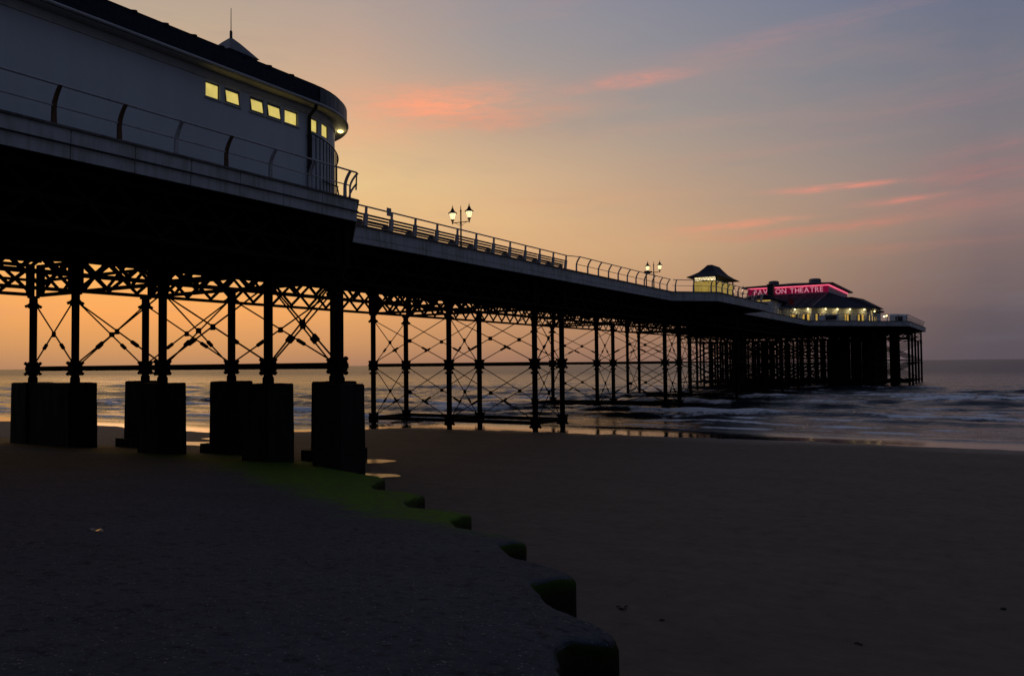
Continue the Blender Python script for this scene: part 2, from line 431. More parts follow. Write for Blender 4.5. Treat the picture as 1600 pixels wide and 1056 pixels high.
class MB:
    def __init__(self):
        self.v, self.f, self.s = [], [], []

    def add(self, vs, fs, smooth=False):
        n = len(self.v)
        self.v += [tuple(p) for p in vs]
        self.f += [tuple(n + i for i in f) for f in fs]
        self.s += [smooth] * len(fs)
        return self

    def box(self, c, d):
        x, y, z = c
        a, b, h = d[0] / 2, d[1] / 2, d[2] / 2
        vs = [(x + sx * a, y + sy * b, z + sz * h) for sz in (-1, 1) for sx, sy in ((-1, -1), (1, -1), (1, 1), (-1, 1))]
        return self.add(vs, [(3, 2, 1, 0), (4, 5, 6, 7), (0, 1, 5, 4), (1, 2, 6, 5), (2, 3, 7, 6), (3, 0, 4, 7)])

    def beam(self, p, q, wd, ht, up=(0, 0, 1)):
        p, q = Vector(p), Vector(q)
        d = (q - p).normalized()
        upv = Vector(up)
        if abs(d.dot(upv)) > 0.98:
            upv = Vector((0, 1, 0))
        s = d.cross(upv).normalized()
        t = s.cross(d).normalized()
        vs = []
        for o in (p, q):
            for a, b in ((-1, -1), (1, -1), (1, 1), (-1, 1)):
                vs.append(o + s * (a * wd / 2) + t * (b * ht / 2))
        return self.add(vs, [(3, 2, 1, 0), (4, 5, 6, 7), (0, 1, 5, 4), (1, 2, 6, 5), (2, 3, 7, 6), (3, 0, 4, 7)])

    def tube(self, pts, r, n=6, caps=True):
        pts = [Vector(p) for p in pts]
        rs = r if isinstance(r, (list, tuple)) else [r] * len(pts)
        rings = []
        prev = None
        for i, p in enumerate(pts):
            d = (pts[min(i + 1, len(pts) - 1)] - pts[max(i - 1, 0)]).normalized()
            if prev is None:
                a = Vector((0, 0, 1)) if abs(d.z) < 0.9 else Vector((0, 1, 0))
                s = d.cross(a).normalized()
            else:
                s = (prev - d * prev.dot(d)).normalized()
            prev = s
            t = d.cross(s)
            rings.append([p + (s * math.cos(2 * math.pi * k / n) + t * math.sin(2 * math.pi * k / n)) * rs[i] for k in range(n)])
        vs = [v for ring in rings for v in ring]
        fs = []
        for i in range(len(pts) - 1):
            for k in range(n):
                k2 = (k + 1) % n
                fs.append((i * n + k, i * n + k2, (i + 1) * n + k2, (i + 1) * n + k))
        self.add(vs, fs, True)
        if caps:
            self.add(rings[0], [tuple(range(n))[::-1]])
            self.add(rings[-1], [tuple(range(n))])
        return self

    def lathe(self, c, prof, n=12, smooth=True):
        x, y, z = c
        vs = []
        for r, h in prof:
            for k in range(n):
                a = 2 * math.pi * (k + 0.5) / n
                vs.append((x + r * math.cos(a), y + r * math.sin(a), z + h))
        fs = []
        for i in range(len(prof) - 1):
            for k in range(n):
                k2 = (k + 1) % n
                fs.append((i * n + k, i * n + k2, (i + 1) * n + k2, (i + 1) * n + k))
        self.add(vs, fs, smooth)
        m = len(prof) - 1
        self.add([vs[k] for k in range(n)], [tuple(range(n))[::-1]])
        self.add([vs[m * n + k] for k in range(n)], [tuple(range(n))])
        return self

    def prism(self, poly, z0, z1):
        n = len(poly)
        ar = sum(poly[i][0] * poly[(i + 1) % n][1] - poly[(i + 1) % n][0] * poly[i][1] for i in range(n))
        if ar < 0:
            poly = poly[::-1]
        vs = [(x, y, z0) for x, y in poly] + [(x, y, z1) for x, y in poly]
        fs = [tuple(range(n))[::-1], tuple(range(n, 2 * n))]
        fs += [(i, (i + 1) % n, n + (i + 1) % n, n + i) for i in range(n)]
        return self.add(vs, fs)

    def mesh(self, name, mat, off=Vector((0, 0, 0))):
        me = bpy.data.meshes.new(name)
        me.from_pydata([(a[0] - off[0], a[1] - off[1], a[2] - off[2]) for a in self.v], [], self.f)
        me.polygons.foreach_set('use_smooth', self.s)
        me.materials.append(M[mat] if isinstance(mat, str) else mat)
        me.update()
        return me

    def build(self, name, mat, parent=None, loc=None):
        """one object; vertices are given in world space"""
        o = bpy.data.objects.new(name, None if False else self.mesh(name, mat, wloc(parent) if parent else Vector(loc or (0, 0, 0))))
        COL.objects.link(o)
        if parent:
            o.parent = parent
        elif loc:
            o.location = loc
        return o


CACHE = {}


def shared(key, fn, mat):
    if key not in CACHE:
        CACHE[key] = fn().mesh(str(key[0]), mat)
    return CACHE[key]


def inst(name, me, at, parent=None, rz=0.0):
    o = bpy.data.objects.new(name, me)
    COL.objects.link(o)
    o.parent = parent
    o.location = Vector(at) - (wloc(parent) if parent else Vector((0, 0, 0)))
    if rz:
        o.rotation_euler = (0, 0, rz)
    return o


def tag(o, label=None, cat=None, group=None, kind=None):
    if label:
        o['label'] = label
    if cat:
        o['category'] = cat
    if group:
        o['group'] = group
    if kind:
        o['kind'] = kind
    return o


def thing(name, loc, label, cat, group=None):
    o = bpy.data.objects.new(name, None)
    COL.objects.link(o)
    o.location = loc
    o.empty_display_size = 0.3
    return tag(o, label, cat, group)


def P(s, D, z):
    """pier coordinates: s metres out to sea, D metres to the left of the camera"""
    return Vector((-D, s, z))


# ------------------------------------------------------------------ numpy noise
def vnoise(x, y, seed):
    r = np.random.default_rng(seed)
    tab = r.random((256, 256))
    xi, yi = np.floor(x).astype(int), np.floor(y).astype(int)
    fx, fy = x - xi, y - yi
    fx, fy = fx * fx * (3 - 2 * fx), fy * fy * (3 - 2 * fy)
    g = lambda a, b: tab[a % 256, b % 256]
    return (g(xi, yi) * (1 - fx) + g(xi + 1, yi) * fx) * (1 - fy) + (g(xi, yi + 1) * (1 - fx) + g(xi + 1, yi + 1) * fx) * fy


def fbm(x, y, seed, o=4):
    v, a, t = 0, 1.0, 0
    for k in range(o):
        v = v + a * vnoise(x * 2 ** k, y * 2 ** k, seed + k)
        t += a
        a *= 0.55
    return v / t


def grid_mesh(name, X, Y, Z, mat, attrs=None):
    ny, nx = X.shape
    co = np.stack([X, Y, Z], -1).reshape(-1, 3).astype(np.float32)
    i = np.arange(ny - 1)[:, None] * nx + np.arange(nx - 1)[None, :]
    q = np.stack([i, i + 1, i + nx + 1, i + nx], -1).reshape(-1, 4)
    me = bpy.data.meshes.new(name)
    me.vertices.add(len(co))
    me.vertices.foreach_set('co', co.ravel())
    me.loops.add(q.size)
    me.loops.foreach_set('vertex_index', q.ravel().astype(np.int32))
    me.polygons.add(len(q))
    me.polygons.foreach_set('loop_start', np.arange(0, q.size, 4, dtype=np.int32))
    me.polygons.foreach_set('loop_total', np.full(len(q), 4, dtype=np.int32))
    me.polygons.foreach_set('use_smooth', np.ones(len(q), dtype=bool))
    for k, v in (attrs or {}).items():
        a = me.attributes.new(k, 'FLOAT', 'POINT')
        a.data.foreach_set('value', v.ravel().astype(np.float32))
    me.update(calc_edges=True)
    me.materials.append(M[mat])
    o = bpy.data.objects.new(name, me)
    COL.objects.link(o)
    return o


# ================================================================== THE SETTING
def bay(x):
    t = np.clip((-x - 37.0) / 13.0, 0, 1)
    return 11.0 * t * t * (3 - 2 * t)


def sand_z(s, x=None):
    if x is not None:
        s = s + bay(x)
    return np.where(s > 45, 0.02 * (52.2 - s), 0.144 + 0.004 * (45 - s))


def axis(lo, a, b, hi, step, g=1.12):
    mid = list(np.arange(a, b, step))
    up, st = [b], step
    while up[-1] < hi:
        st *= g
        up.append(up[-1] + st)
    dn, st = [a], step
    while dn[-1] > lo:
        st *= g
        dn.append(dn[-1] - st)
    return np.array(dn[::-1][:-1] + mid + up)


xs = axis(-900, -70, 25, 700, 0.5)
ys = axis(-160, -2, 60, 120, 0.4)
ys = ys[ys < 125]
X, Y = np.meshgrid(xs, ys)
Z = sand_z(Y, X) + 0.05 * (fbm(X / 5, Y / 3, 21) - 0.5) + 0.02 * (fbm(X / 0.9, Y / 0.6, 31) - 0.5)
beach = grid_mesh('beach', X, Y, Z, 'sand')
tag(beach, 'smooth dark wet sand of the beach between the concrete slope and the sea', kind='structure')

# sea
xs = axis(-9000, -110, 60, 9000, 0.6, 1.10)
ys = np.concatenate([np.arange(36.0, 130, 0.28), 130 + np.cumsum(0.28 * 1.022 ** np.arange(1, 330))])
ys = ys[ys < 16000]
X, Y = np.meshgrid(xs, ys)
d = Y - 52.2 + bay(X)
wob = 5.0 * (fbm(X / 40, Y * 0 + 3, 5) - 0.5) + 2.5 * (fbm(X / 9, Y / 60, 6) - 0.5)
Zs = 0.016 * (fbm(X / 7, Y / 2.5, 41) - 0.5) * 2
foam = np.zeros_like(X)
BR = [(4.8, 0.09, 0.4, 1.3), (8.2, 0.18, 0.5, 1.8), (12.5, 0.30, 0.6, 2.2), (17.5, 0.36, 0.7, 2.6), (23.5, 0.44, 0.8, 3.0), (30, 0.46, 0.9, 3.4), (38, 0.50, 1.0, 3.8),
      (47, 0.52, 1.2, 4.4), (58, 0.52, 1.4, 5.0), (70, 0.5, 1.6, 5.5), (84, 0.5, 1.8, 6.0), (100, 0.5, 2.0, 7.0)]
for i, (d0, A, sf, sb) in enumerate(BR):
    w_i = wob * (0.3 + 0.03 * i) + 3.0 * (fbm(X / 26, Y * 0 + i * 7.7, 60 + i) - 0.5)
    mod = np.clip((fbm(X / 22, Y * 0 + i * 3.1, 80 + i) - 0.34) * 3.2, 0.12, 1)
    t = d - d0 - w_i
    prof = np.where(t < 0, np.exp(-(t / sf) ** 2), np.exp(-(t / sb) ** 2))
    Zs += 1.25 * A * mod * prof
    brk = np.clip((fbm(X / 14 + 50, Y * 0 + i * 5.3, 100 + i) - (0.26 + 0.010 * i)) * 5, 0, 1)
    fw = np.where(t < 0, np.exp(-(t / (sf * 1.6)) ** 2), np.exp(-(t / (0.7 + 0.10 * sb)) ** 2))
    foam = np.maximum(foam, brk * fw * (1.0 if i < 9 else 0.7))
    trail = brk * np.exp(-((t + 2.6) / 2.6) ** 2) * 0.55 * (i < 6)
    foam = np.maximum(foam, trail * (0.4 + 0.6 * fbm(X / 1.4, Y / 0.7, 140 + i)))
patch = np.clip((fbm(X / 5.0, Y / 2.2, 301, 5) - 0.50) * 6, 0, 1) * np.clip((d - 6) / 6, 0, 1) * np.clip(1 - (d - 30) / 40, 0, 1)
patch *= np.clip((fbm(X / 30, Y / 9, 321, 2) - 0.42) * 5, 0, 1)
foam = np.maximum(foam * (0.35 + 0.65 * np.clip((fbm(X / 3.0, Y / 1.5, 331, 4) - 0.3) * 3, 0, 1)), patch * 0.75)
foam *= np.clip((d - 3.2 - wob * 0.3) / 3.0, 0, 1)
depth_f = np.clip((d - 5) / 22, 0, 1)
chop = (0.55 * (fbm(X / 5.0, Y / 2.0, 201, 3) - 0.5) + 0.26 * (fbm(X / 2.0 + Y / 9, Y / 0.9, 211, 2) - 0.5))
damp = 1 / (1 + np.maximum(d - 90, 0) / 130)
Zs += chop * depth_f * (0.35 + 0.65 * damp) + 0.4 * (fbm(X / 24, Y / 9, 231, 2) - 0.5) * depth_f
caps = np.clip((fbm(X / 9, Y / 3.0, 251, 4) - 0.60) * 9, 0, 1) * np.clip((d - 14) / 30, 0, 1) * np.clip(1 - (d - 200) / 300, 0, 1)
foam = np.clip(np.maximum(foam, caps * 0.7), 0, 1)
calm = np.clip(1 - (d - 2.5) / 5.0, 0, 1)
sea = grid_mesh('sea', X, Y, Zs, 'sea', {'foam': foam, 'calm': calm})
tag(sea, 'grey evening sea with low breakers rolling in', kind='structure')

# ------------------------------------------------------------------ concrete apron
def apron_z(s):
    return 3.4 - 0.106 * s


PN = [((-24.3, 25.3), ()), ((-18.39, 22.15), ((-16.1, 18.71), (-14.8, 17.35))), ((-13.04, 17.44), ((-11.86, 14.91), (-10.94, 14.02))),
      ((-9.43, 14.28), ((-8.86, 12.54), (-8.01, 11.63))), ((-6.45, 11.37), ((-6.44, 10.43), (-5.63, 9.42))), ((-4.42, 9.04), ((-4.46, 7.89), (-3.69, 6.92))),
      ((-2.66, 6.37), ((-2.97, 5.68), (-2.53, 4.9))), ((-0.95, 3.9), ((-1.2, 3.2), (-0.75, 2.4))), ((0.6, 1.4), ((0.4, 0.7), (0.8, -0.1))), ((2.2, -1.2), ((2.0, -1.9), (2.4, -2.6)))]
edge = []
for p, nn in PN:
    edge.append((p, 0.20))
    for q in nn:
        edge.append((q, 0.16))


def round_poly(pts):
    out = []
    n = len(pts)
    for i, (p, r) in enumerate(pts):
        p = Vector(p)
        if i == 0 or i == n - 1 or r == 0:
            out.append(p)
            continue
        a, b = Vector(pts[i - 1][0]), Vector(pts[i + 1][0])
        da, db = (a - p), (b - p)
        rr = min(r * (1.0 if p.y < 12 else 1.6), da.length * 0.3, db.length * 0.3)
        s0, s1 = p + da.normalized() * rr, p + db.normalized() * rr
        for t in (0, 0.33, 0.67, 1):
            out.append(s0 * (1 - t) ** 2 + p * 2 * t * (1 - t) + s1 * t ** 2)
    fine = [out[0]]
    for q in out[1:]:
        L = (q - fine[-1]).length
        k = max(1, int(L / 0.22))
        st = fine[-1].copy()
        for j in range(1, k + 1):
            v = st.lerp(q, j / k)
            fine.append(v + Vector((random.uniform(-1, 1), random.uniform(-1, 1))) * 0.012)
    return fine


line = round_poly(edge)
outline = [(-95, 36.0), (-66, 33.5), (-45, 31.8), (-33, 30.6), (-26.5, 27.8)] + [(v.x, v.y) for v in line] + [(2.4, -30), (-95, -30)]
bm = bmesh.new()
top = [bm.verts.new((x, y, apron_z(y))) for x, y in outline]
bot = [bm.verts.new((x, y, min(-0.6, apron_z(y) - 0.5))) for x, y in outline]
n = len(outline)
ftop = bm.faces.new(top)
for i in range(n):
    bm.faces.new((top[i], bot[i], bot[(i + 1) % n], top[(i + 1) % n]))
bm.normal_update()
if ftop.normal.z < 0:
    bmesh.ops.reverse_faces(bm, faces=bm.faces[:])
rim = [e for e in ftop.edges]
bmesh.ops.bevel(bm, geom=rim, offset=0.085, segments=3, profile=0.5, affect='EDGES')
bmesh.ops.triangulate(bm, faces=[f for f in bm.faces if len(f.verts) > 4])
for k in range(88):
    bmesh.ops.bisect_plane(bm, geom=bm.verts[:] + bm.edges[:] + bm.faces[:], plane_co=(0, 1.5 + 0.29 * k, 0), plane_no=(0, 1, 0))
for k in range(84):
    bmesh.ops.bisect_plane(bm, geom=bm.verts[:] + bm.edges[:] + bm.faces[:], plane_co=(-24.5 + 0.295 * k, 0, 0), plane_no=(1, 0, 0))
from mathutils import noise as mno
tips = [Vector((p[0], p[1])) for p, _ in PN[1:7]]
for v in bm.verts:
    if v.co.y < -2 or v.co.x < -26:
        continue
    top_d = apron_z(v.co.y) - v.co.z
    h = mno.noise(v.co * 1.3) * 0.5 + mno.noise(v.co * 4.1) * 0.35
    v.co.z += h * 0.035
    near = min((Vector((v.co.x, v.co.y)) - t_).length for t_ in tips)
    if near < 0.6 and top_d < 0.4:
        v.co.z -= 0.09 * (1 - near / 0.6) ** 1.4
    if top_d > -0.05 and top_d < 1.2:
        q = mno.noise_vector(v.co * 3.0)
        v.co += Vector((q.x, q.y, 0)) * (0.045 if top_d > 0.03 else 0.0)
for f in bm.faces:
    f.smooth = True
me = bpy.data.meshes.new('concrete_slope')
bm.to_mesh(me)
bm.free()
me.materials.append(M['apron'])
apron = bpy.data.objects.new('concrete_slope', me)
COL.objects.link(apron)
tag(apron, 'dark rough concrete slope in the foreground with a stepped mossy edge', kind='structure')
# wide joint across the slope near the camera: the next slab laid a little proud
jb = MB()
pl = [(-5.6, 2.72), (-4.6, 2.96), (-3.6, 2.6), (-2.6, 2.0), (-1.4, -0.6), (-1.4, -20), (-40, -20), (-40, 4.5), (-12, 3.2)]
jb.add([(x, y, apron_z(y) + 0.035) for x, y in pl] + [(x, y, apron_z(y) - 0.1) for x, y in pl],
       [tuple(range(len(pl)))[::-1]] + [(i, (i + 1) % len(pl), len(pl) + (i + 1) % len(pl), len(pl) + i) for i in range(len(pl))])
jo = jb.build('concrete_patch', 'apron', apron)

# puddles round the plinths and on the sand
def puddle(c, a, b, rot, seed, z=None):
    rr = random.Random(seed)
    ph = [rr.uniform(0, 6.28) for _ in range(4)]
    pts = []
    for k in range(48):
        t = 2 * math.pi * k / 48
        r = 1 + 0.13 * math.sin(2 * t + ph[0]) + 0.09 * math.sin(3 * t + ph[1]) + 0.05 * math.sin(7 * t + ph[2])
        x, y = a * r * math.cos(t), b * r * math.sin(t)
        pts.append((c[0] + x * math.cos(rot) - y * math.sin(rot), c[1] + x * math.sin(rot) + y * math.cos(rot)))
    zz = float(sand_z(np.array(c[1]), np.array(c[0]))) + 0.022 if z is None else z
    mb = MB()
    mb.add([(x, y, zz) for x, y in pts] + [(x, y, zz - 0.2) for x, y in pts],
           [tuple(range(48))] + [(48 + i, 48 + (i + 1) % 48, (i + 1) % 48, i) for i in range(48)])
    return tag(mb.build('puddle', 'puddle'), kind='structure')


puddle((-27.1, 30.9), 1.5, 0.9, 0.2, 1)
puddle((-23.2, 26.9), 1.3, 0.7, 0.15, 2)
puddle((-42.6, 33.6), 3.0, 1.2, 0.1, 3)
puddle((-43.2, 36.4), 2.6, 0.7, 0.05, 4)

# ================================================================== PIER
ZB, ZT = 11.38, 12.28         # fascia bottom, deck top
ROWS = (29.0, 36.75, 44.5)
deck_near = [(-60, 24.0), (27.0, 24.0), (31.4, 28.2), (79.9, 28.2), (83.6, 24.4), (104.5, 24.2), (108.4, 28.2), (152.6, 28.0), (169.0, 12.9), (207.0, 12.5), (222, 27)]
deck_far = [(222, 46.5), (207, 61.0), (169, 60.6), (152.6, 45.5), (108.4, 45.4), (104.5, 49.3), (83.6, 49.3), (79.9, 45.4), (31.4, 45.4), (27, 49.6), (-60, 49.6)]
deck = thing('pier_deck', (-36.75, 60, ZT), 'long white edged timber pier deck running out to sea on iron legs', 'pier')
MB().prism([(-D + 0.04 * (1 if D < 36 else -1) * 0, s) for s, D in [(s, D + 0.07) for s, D in deck_near] + [(s, D - 0.07) for s, D in deck_far]],
           ZB + 0.12, ZT - 0.02).build('deck_slab', 'timber', deck)
# longitudinal bearers under the planks
for D in np.arange(28.9, 45.3, 1.45):
    MB().beam(P(0, D, ZB + 0.0), P(152, D, ZB + 0.0), 0.14, 0.24).build('bearer', 'timber', deck)
for D in (24.6, 26.2, 27.6, 46.6, 48.2):
    MB().beam(P(-20, D, ZB), P(26.6, D, ZB), 0.14, 0.24).build('bearer', 'timber', deck)
for s in np.arange(156, 218, 2.0):
    half = min(23.6, 8.5 + (s - 152.6) * 0.93, 8.5 + (222 - s) * 0.95)
    MB().beam(P(s, 36.75 - half, ZB - 0.02), P(s, 36.75 + half, ZB - 0.02), 0.16, 0.3).build('bearer', 'timber', deck)


def fascia(path, plen, boards):
    """white boarded edge made of separate panels, with a coping strip on top"""
    for (s0, D0), (s1, D1) in zip(path[:-1], path[1:]):
        a, b = P(s0, D0, 0), P(s1, D1, 0)
        L = (b - a).length
        n = max(1, round(L / plen))
        dirv = (b - a) / L
        ang = math.atan2(dirv.y, dirv.x)
        ln = L / n - 0.028
        for k in range(n):
            c = a + dirv * (L / n * (k + 0.5))
            for (z0, z1, th, off) in boards:
                nv = Vector((dirv.y, -dirv.x, 0))
                me = shared(('fascia_panel', round(ln, 3), z0, z1), lambda: MB().box((0, 0, 0), (ln, th, z1 - z0)), 'fascia')
                o = inst('fascia_panel', me, c + nv * off + Vector((0, 0, (z0 + z1) / 2)), deck, ang)
        MB().beam(a + Vector((0, 0, ZT + 0.03)) + Vector((dirv.y, -dirv.x, 0)) * 0.03, b + Vector((0, 0, ZT + 0.03)) + Vector((dirv.y, -dirv.x, 0)) * 0.03,
                  0.20, 0.07).build('coping', 'coping', deck)


NB2 = [(ZB, ZB + 0.41, 0.05, 0.0), (ZB + 0.45, ZT - 0.005, 0.05, 0.03)]
fascia([(-1.0, 24.0), (27.0, 24.0), (31.4, 28.2)], 2.15, NB2)
fascia([(31.4, 28.2), (79.9, 28.2)], 2.15, [(ZB, ZB + 0.30, 0.05, 0.03), (ZB + 0.33, ZT - 0.005, 0.05, 0.0)])
fascia([(79.9, 28.2), (83.6, 24.4), (104.5, 24.2), (108.4, 28.2)], 4.2, [(ZB, ZT - 0.005, 0.06, 0.0)])
fascia([(108.4, 28.2), (152.6, 28.0), (169.0, 12.9), (207.0, 12.5), (222, 27)], 5.5, [(ZB, ZT - 0.005, 0.06, 0.0)])
# ledge line along the inner foot of the entrance deck
MB().beam(P(-1, 23.90, ZB + 0.43), P(27.02, 23.90, ZB + 0.43), 0.05, 0.035).build('cable', 'dark_metal', deck)

# ---------------------------------------------------------------- trestles
RC = 0.21


def column_mesh(z0, z1, sleeve=False):
    def fn():
        h = z1 - z0
        pr = [(RC * 1.25, 0), (RC * 1.25, 0.25), (RC, 0.35)]
        if sleeve:
            pr = [(RC * 1.7, 0), (RC * 1.7, 2.2), (RC * 1.35, 2.35), (RC, 2.4)]
        j = 5.0 - z0
        if 2.8 < j < h - 1:
            pr += [(RC, j - 0.75), (RC * 1.6, j - 0.72), (RC * 1.6, j - 0.6), (RC, j - 0.57)]
        pr += [(RC, h - 0.62), (RC * 1.35, h - 0.58), (RC * 1.35, h - 0.45), (RC * 1.1, h - 0.4), (RC * 1.1, h - 0.12), (RC * 1.6, h - 0.1), (RC * 1.6, h)]
        return MB().lathe((0, 0, 0), pr, 12)
    return shared(('column', round(z0, 2), round(z1, 2), sleeve), fn, 'iron')


def rod_mesh(v, r, tb=True):
    key = ('tie_rod', round(v.x, 2), round(v.y, 2), round(v.z, 2), r)

    def fn():
        mb = MB().tube([(0, 0, 0), v], r, 5)
        if tb:
            q0, q1 = (0.26, 0.33) if v.z > 0 else (0.67, 0.74)
            mb.tube([v * (q0 - 0.01), v * q0, v * q1, v * (q1 + 0.01)], [r, r * 2.4, r * 2.4, r], 6)
        return mb
    return shared(key, fn, 'iron')


def joint_mesh(big=True):
    def fn():
        mb = MB().box((0, 0, 0), (0.54, 0.54, 0.40))
        mb.box((0, 0, 0), (0.60, 0.60, 0.22))
        for sx, sy in ((1, 0), (-1, 0), (0, 1), (0, -1)):
            for sz in (1, -1):
                mb.beam((sx * 0.24, sy * 0.24, sz * 0.12), (sx * 0.47, sy * 0.47, sz * 0.36), 0.13, 0.14)
        return mb
    return shared(('joint_box', big), fn, 'iron')


def head_ear_mesh():
    def fn():
        mb = MB()
        for sx, sy in ((1, 0), (-1, 0), (0, 1), (0, -1)):
            mb.beam((sx * 0.2, sy * 0.2, 0), (sx * 0.46, sy * 0.46, -0.12), 0.15, 0.15)
        return mb
    return shared(('rod_bracket',), fn, 'iron')


def plate_mesh(ax):
    return shared(('gusset_plate', ax), lambda: MB().box((0, 0, 0), (0.30, 0.08, 0.30) if ax == 'x' else (0.08, 0.30, 0.30)), 'iron')


ZG0, ZG1 = 9.30, 11.2          # girder bottom and top chords


def trestle(bents, rows, base, label, detail=True, two=True, extra=None, cat='trestle'):
    s_mid = sum(bents) / len(bents)
    t = thing('iron_trestle', P(s_mid, sum(rows) / len(rows), base), label, cat, 'iron trestles under the pier')
    cols = {}
    rods = MB()
    for i, s in enumerate(bents):
        for j, D in enumerate(rows):
            if extra and (i, j) in extra:
                continue
            cols[(i, j)] = P(s, D, 0)
    for (i, j), c in cols.items():
        inst('column', column_mesh(base, ZG0), (c.x, c.y, base), t)
    levels = [(5.0, ZG0 - 0.55)]
    boxes = [5.0]
    if two:
        levels.append((0.62, 5.0))
        boxes.append(0.62)
    if detail:
        for c in cols.values():
            for z in boxes:
                inst('joint_box', joint_mesh(), (c.x, c.y, z), t)
            inst('rod_bracket', head_ear_mesh(), (c.x, c.y, ZG0 - 0.52), t)
    pairs = [((i, j), (i, j + 1)) for (i, j) in cols if (i, j + 1) in cols] + [((i, j), (i + 1, j)) for (i, j) in cols if (i + 1, j) in cols]
    for a, b in pairs:
        A, B = cols[a], cols[b]
        dv = (B - A).normalized()
        ax = 'x' if abs(dv.x) > 0.5 else 'y'
        A2, B2 = A + dv * 0.30, B - dv * 0.30
        for z in boxes:
            if detail:
                L = round((B - A).length - 0.6, 2)
                me = shared(('cross_brace', ax, L), lambda: (MB().box((0, 0, 0), (L, 0.18, 0.28)) if ax == 'x' else MB().box((0, 0, 0), (0.18, L, 0.28))), 'iron')
                mid = (A + B) / 2
                inst('cross_brace', me, (mid.x, mid.y, z), t)
            else:
                rods.beam(A + Vector((0, 0, z)), B + Vector((0, 0, z)), 0.17, 0.22)
        for (zl, zh) in levels:
            zl2, zh2 = zl + 0.28, zh - (0.1 if zh > 6 else 0.28)
            off = 0.06 * (Vector((0, 1, 0)) if ax == 'x' else Vector((1, 0, 0)))
            for (q, r_, sg) in ((A2 + Vector((0, 0, zl2)), B2 + Vector((0, 0, zh2)), 1), (A2 + Vector((0, 0, zh2)), B2 + Vector((0, 0, zl2)), -1)):
                if detail:
                    inst('tie_rod', rod_mesh(r_ - q, 0.044 if bents[0] < 40 else 0.037), q + off * sg, t)
                else:
                    rods.tube([q + off * sg, r_ + off * sg], 0.045 if s_mid < 150 else 0.085, 4)
            if detail:
                mid = (A + B) / 2
                inst('gusset_plate', plate_mesh(ax), (mid.x, mid.y, (zl2 + zh2) / 2), t)
    if not detail:
        o = rods.build('bracing', 'iron', t)
    return t


ENT = (24.6, 29.0, 36.75, 44.5, 48.8)
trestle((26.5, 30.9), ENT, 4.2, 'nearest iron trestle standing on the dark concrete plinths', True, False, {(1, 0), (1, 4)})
trestle((0.9, 5.3), ENT, 2.6, 'iron trestle by the promenade under the landward end of the pier', False, False)
trestle((52.1, 56.5), ROWS, -0.5, 'two tier iron trestle standing at the edge of the wet sand', True)
trestle((79.9, 84.3), ROWS, -1.2, 'two tier iron trestle standing in the first surf below the small shelter', True)
trestle((107.2, 111.6), ROWS, -1.8, 'iron trestle in the shallows just seaward of the lit shelter', False)
trestle((134.5, 138.9), ROWS, -2.2, 'narrow iron trestle between the shelter and the wide pier head', False)
trestle((147.0, 151.4), ROWS, -2.4, 'last narrow iron trestle touching the landward edge of the pier head', False)
HR = (13.5, 21.8, 29.0, 36.75, 44.5, 51.7, 60.0)
for k, (a, lab) in enumerate(((158.0, 'first row of iron legs where the pier head begins to widen'), (166.0, 'second row of iron legs under the slanting corner of the pier head'),
                              (174.0, 'row of iron legs under the theatre front'), (182.0, 'row of iron legs under the deck hut'), (190.0, 'row of iron legs under the middle of the theatre'),
                              (198.0, 'row of iron legs under the globe lamps'), (207.0, 'outermost row of iron legs at the seaward end of the pier head'))):
    rows = HR if a > 170 else (HR[2:5] if a < 160 else HR[1:6])
    trestle((a,), rows, -2.6, lab, False)
for (a, lab) in ((170.0, 'short inner row of iron legs just in front of the theatre'), (178.0, 'short inner row of iron legs below the theatre sign'),
                 (186.0, 'short inner row of iron legs below the theatre stage'), (194.0, 'short inner row of iron legs below the rear theatre roof')):
    trestle((a, a + 2.0), (29.0, 33.0, 40.5, 44.5, 51.7), -2.6, lab, False)
# boarded landing stage and stair tower under the head (dark solid masses)
scr = thing('landing_stage', P(180, 23, 3), 'solid dark boarded landing stage beneath the middle of the pier head', 'landing stage')
for k in range(9):
    MB().box(P(172.4 + k * 2.6, 19.5, 5.2), (0.16, 2.5, 11.4)).build('board_panel', 'timber', scr)
for k in range(4):
    MB().box(P(171.0, 20.6 + k * 2.05, 5.2), (2.0, 0.18, 11.4)).build('board_panel', 'timber', scr)
MB().box(P(183, 23.6, 10.9), (8.0, 23.0, 0.2)).build('stage_top', 'timber', scr)
tw = thing('stair_tower', P(185, 17, 0), 'narrow dark boarded stair shaft between the solid landing stage and the outer legs', 'stair')
for dx_, dy_, sx_, sy_ in ((0.8, 0, 0.12, 3.0), (-0.8, 0, 0.12, 3.0), (0, 1.5, 1.5, 0.12), (0, -1.5, 1.5, 0.12)):
    MB().box(P(185 + dy_, 17 - dx_, 5.2), (sx_, sy_, 11.6)).build('board_panel', 'timber', tw)

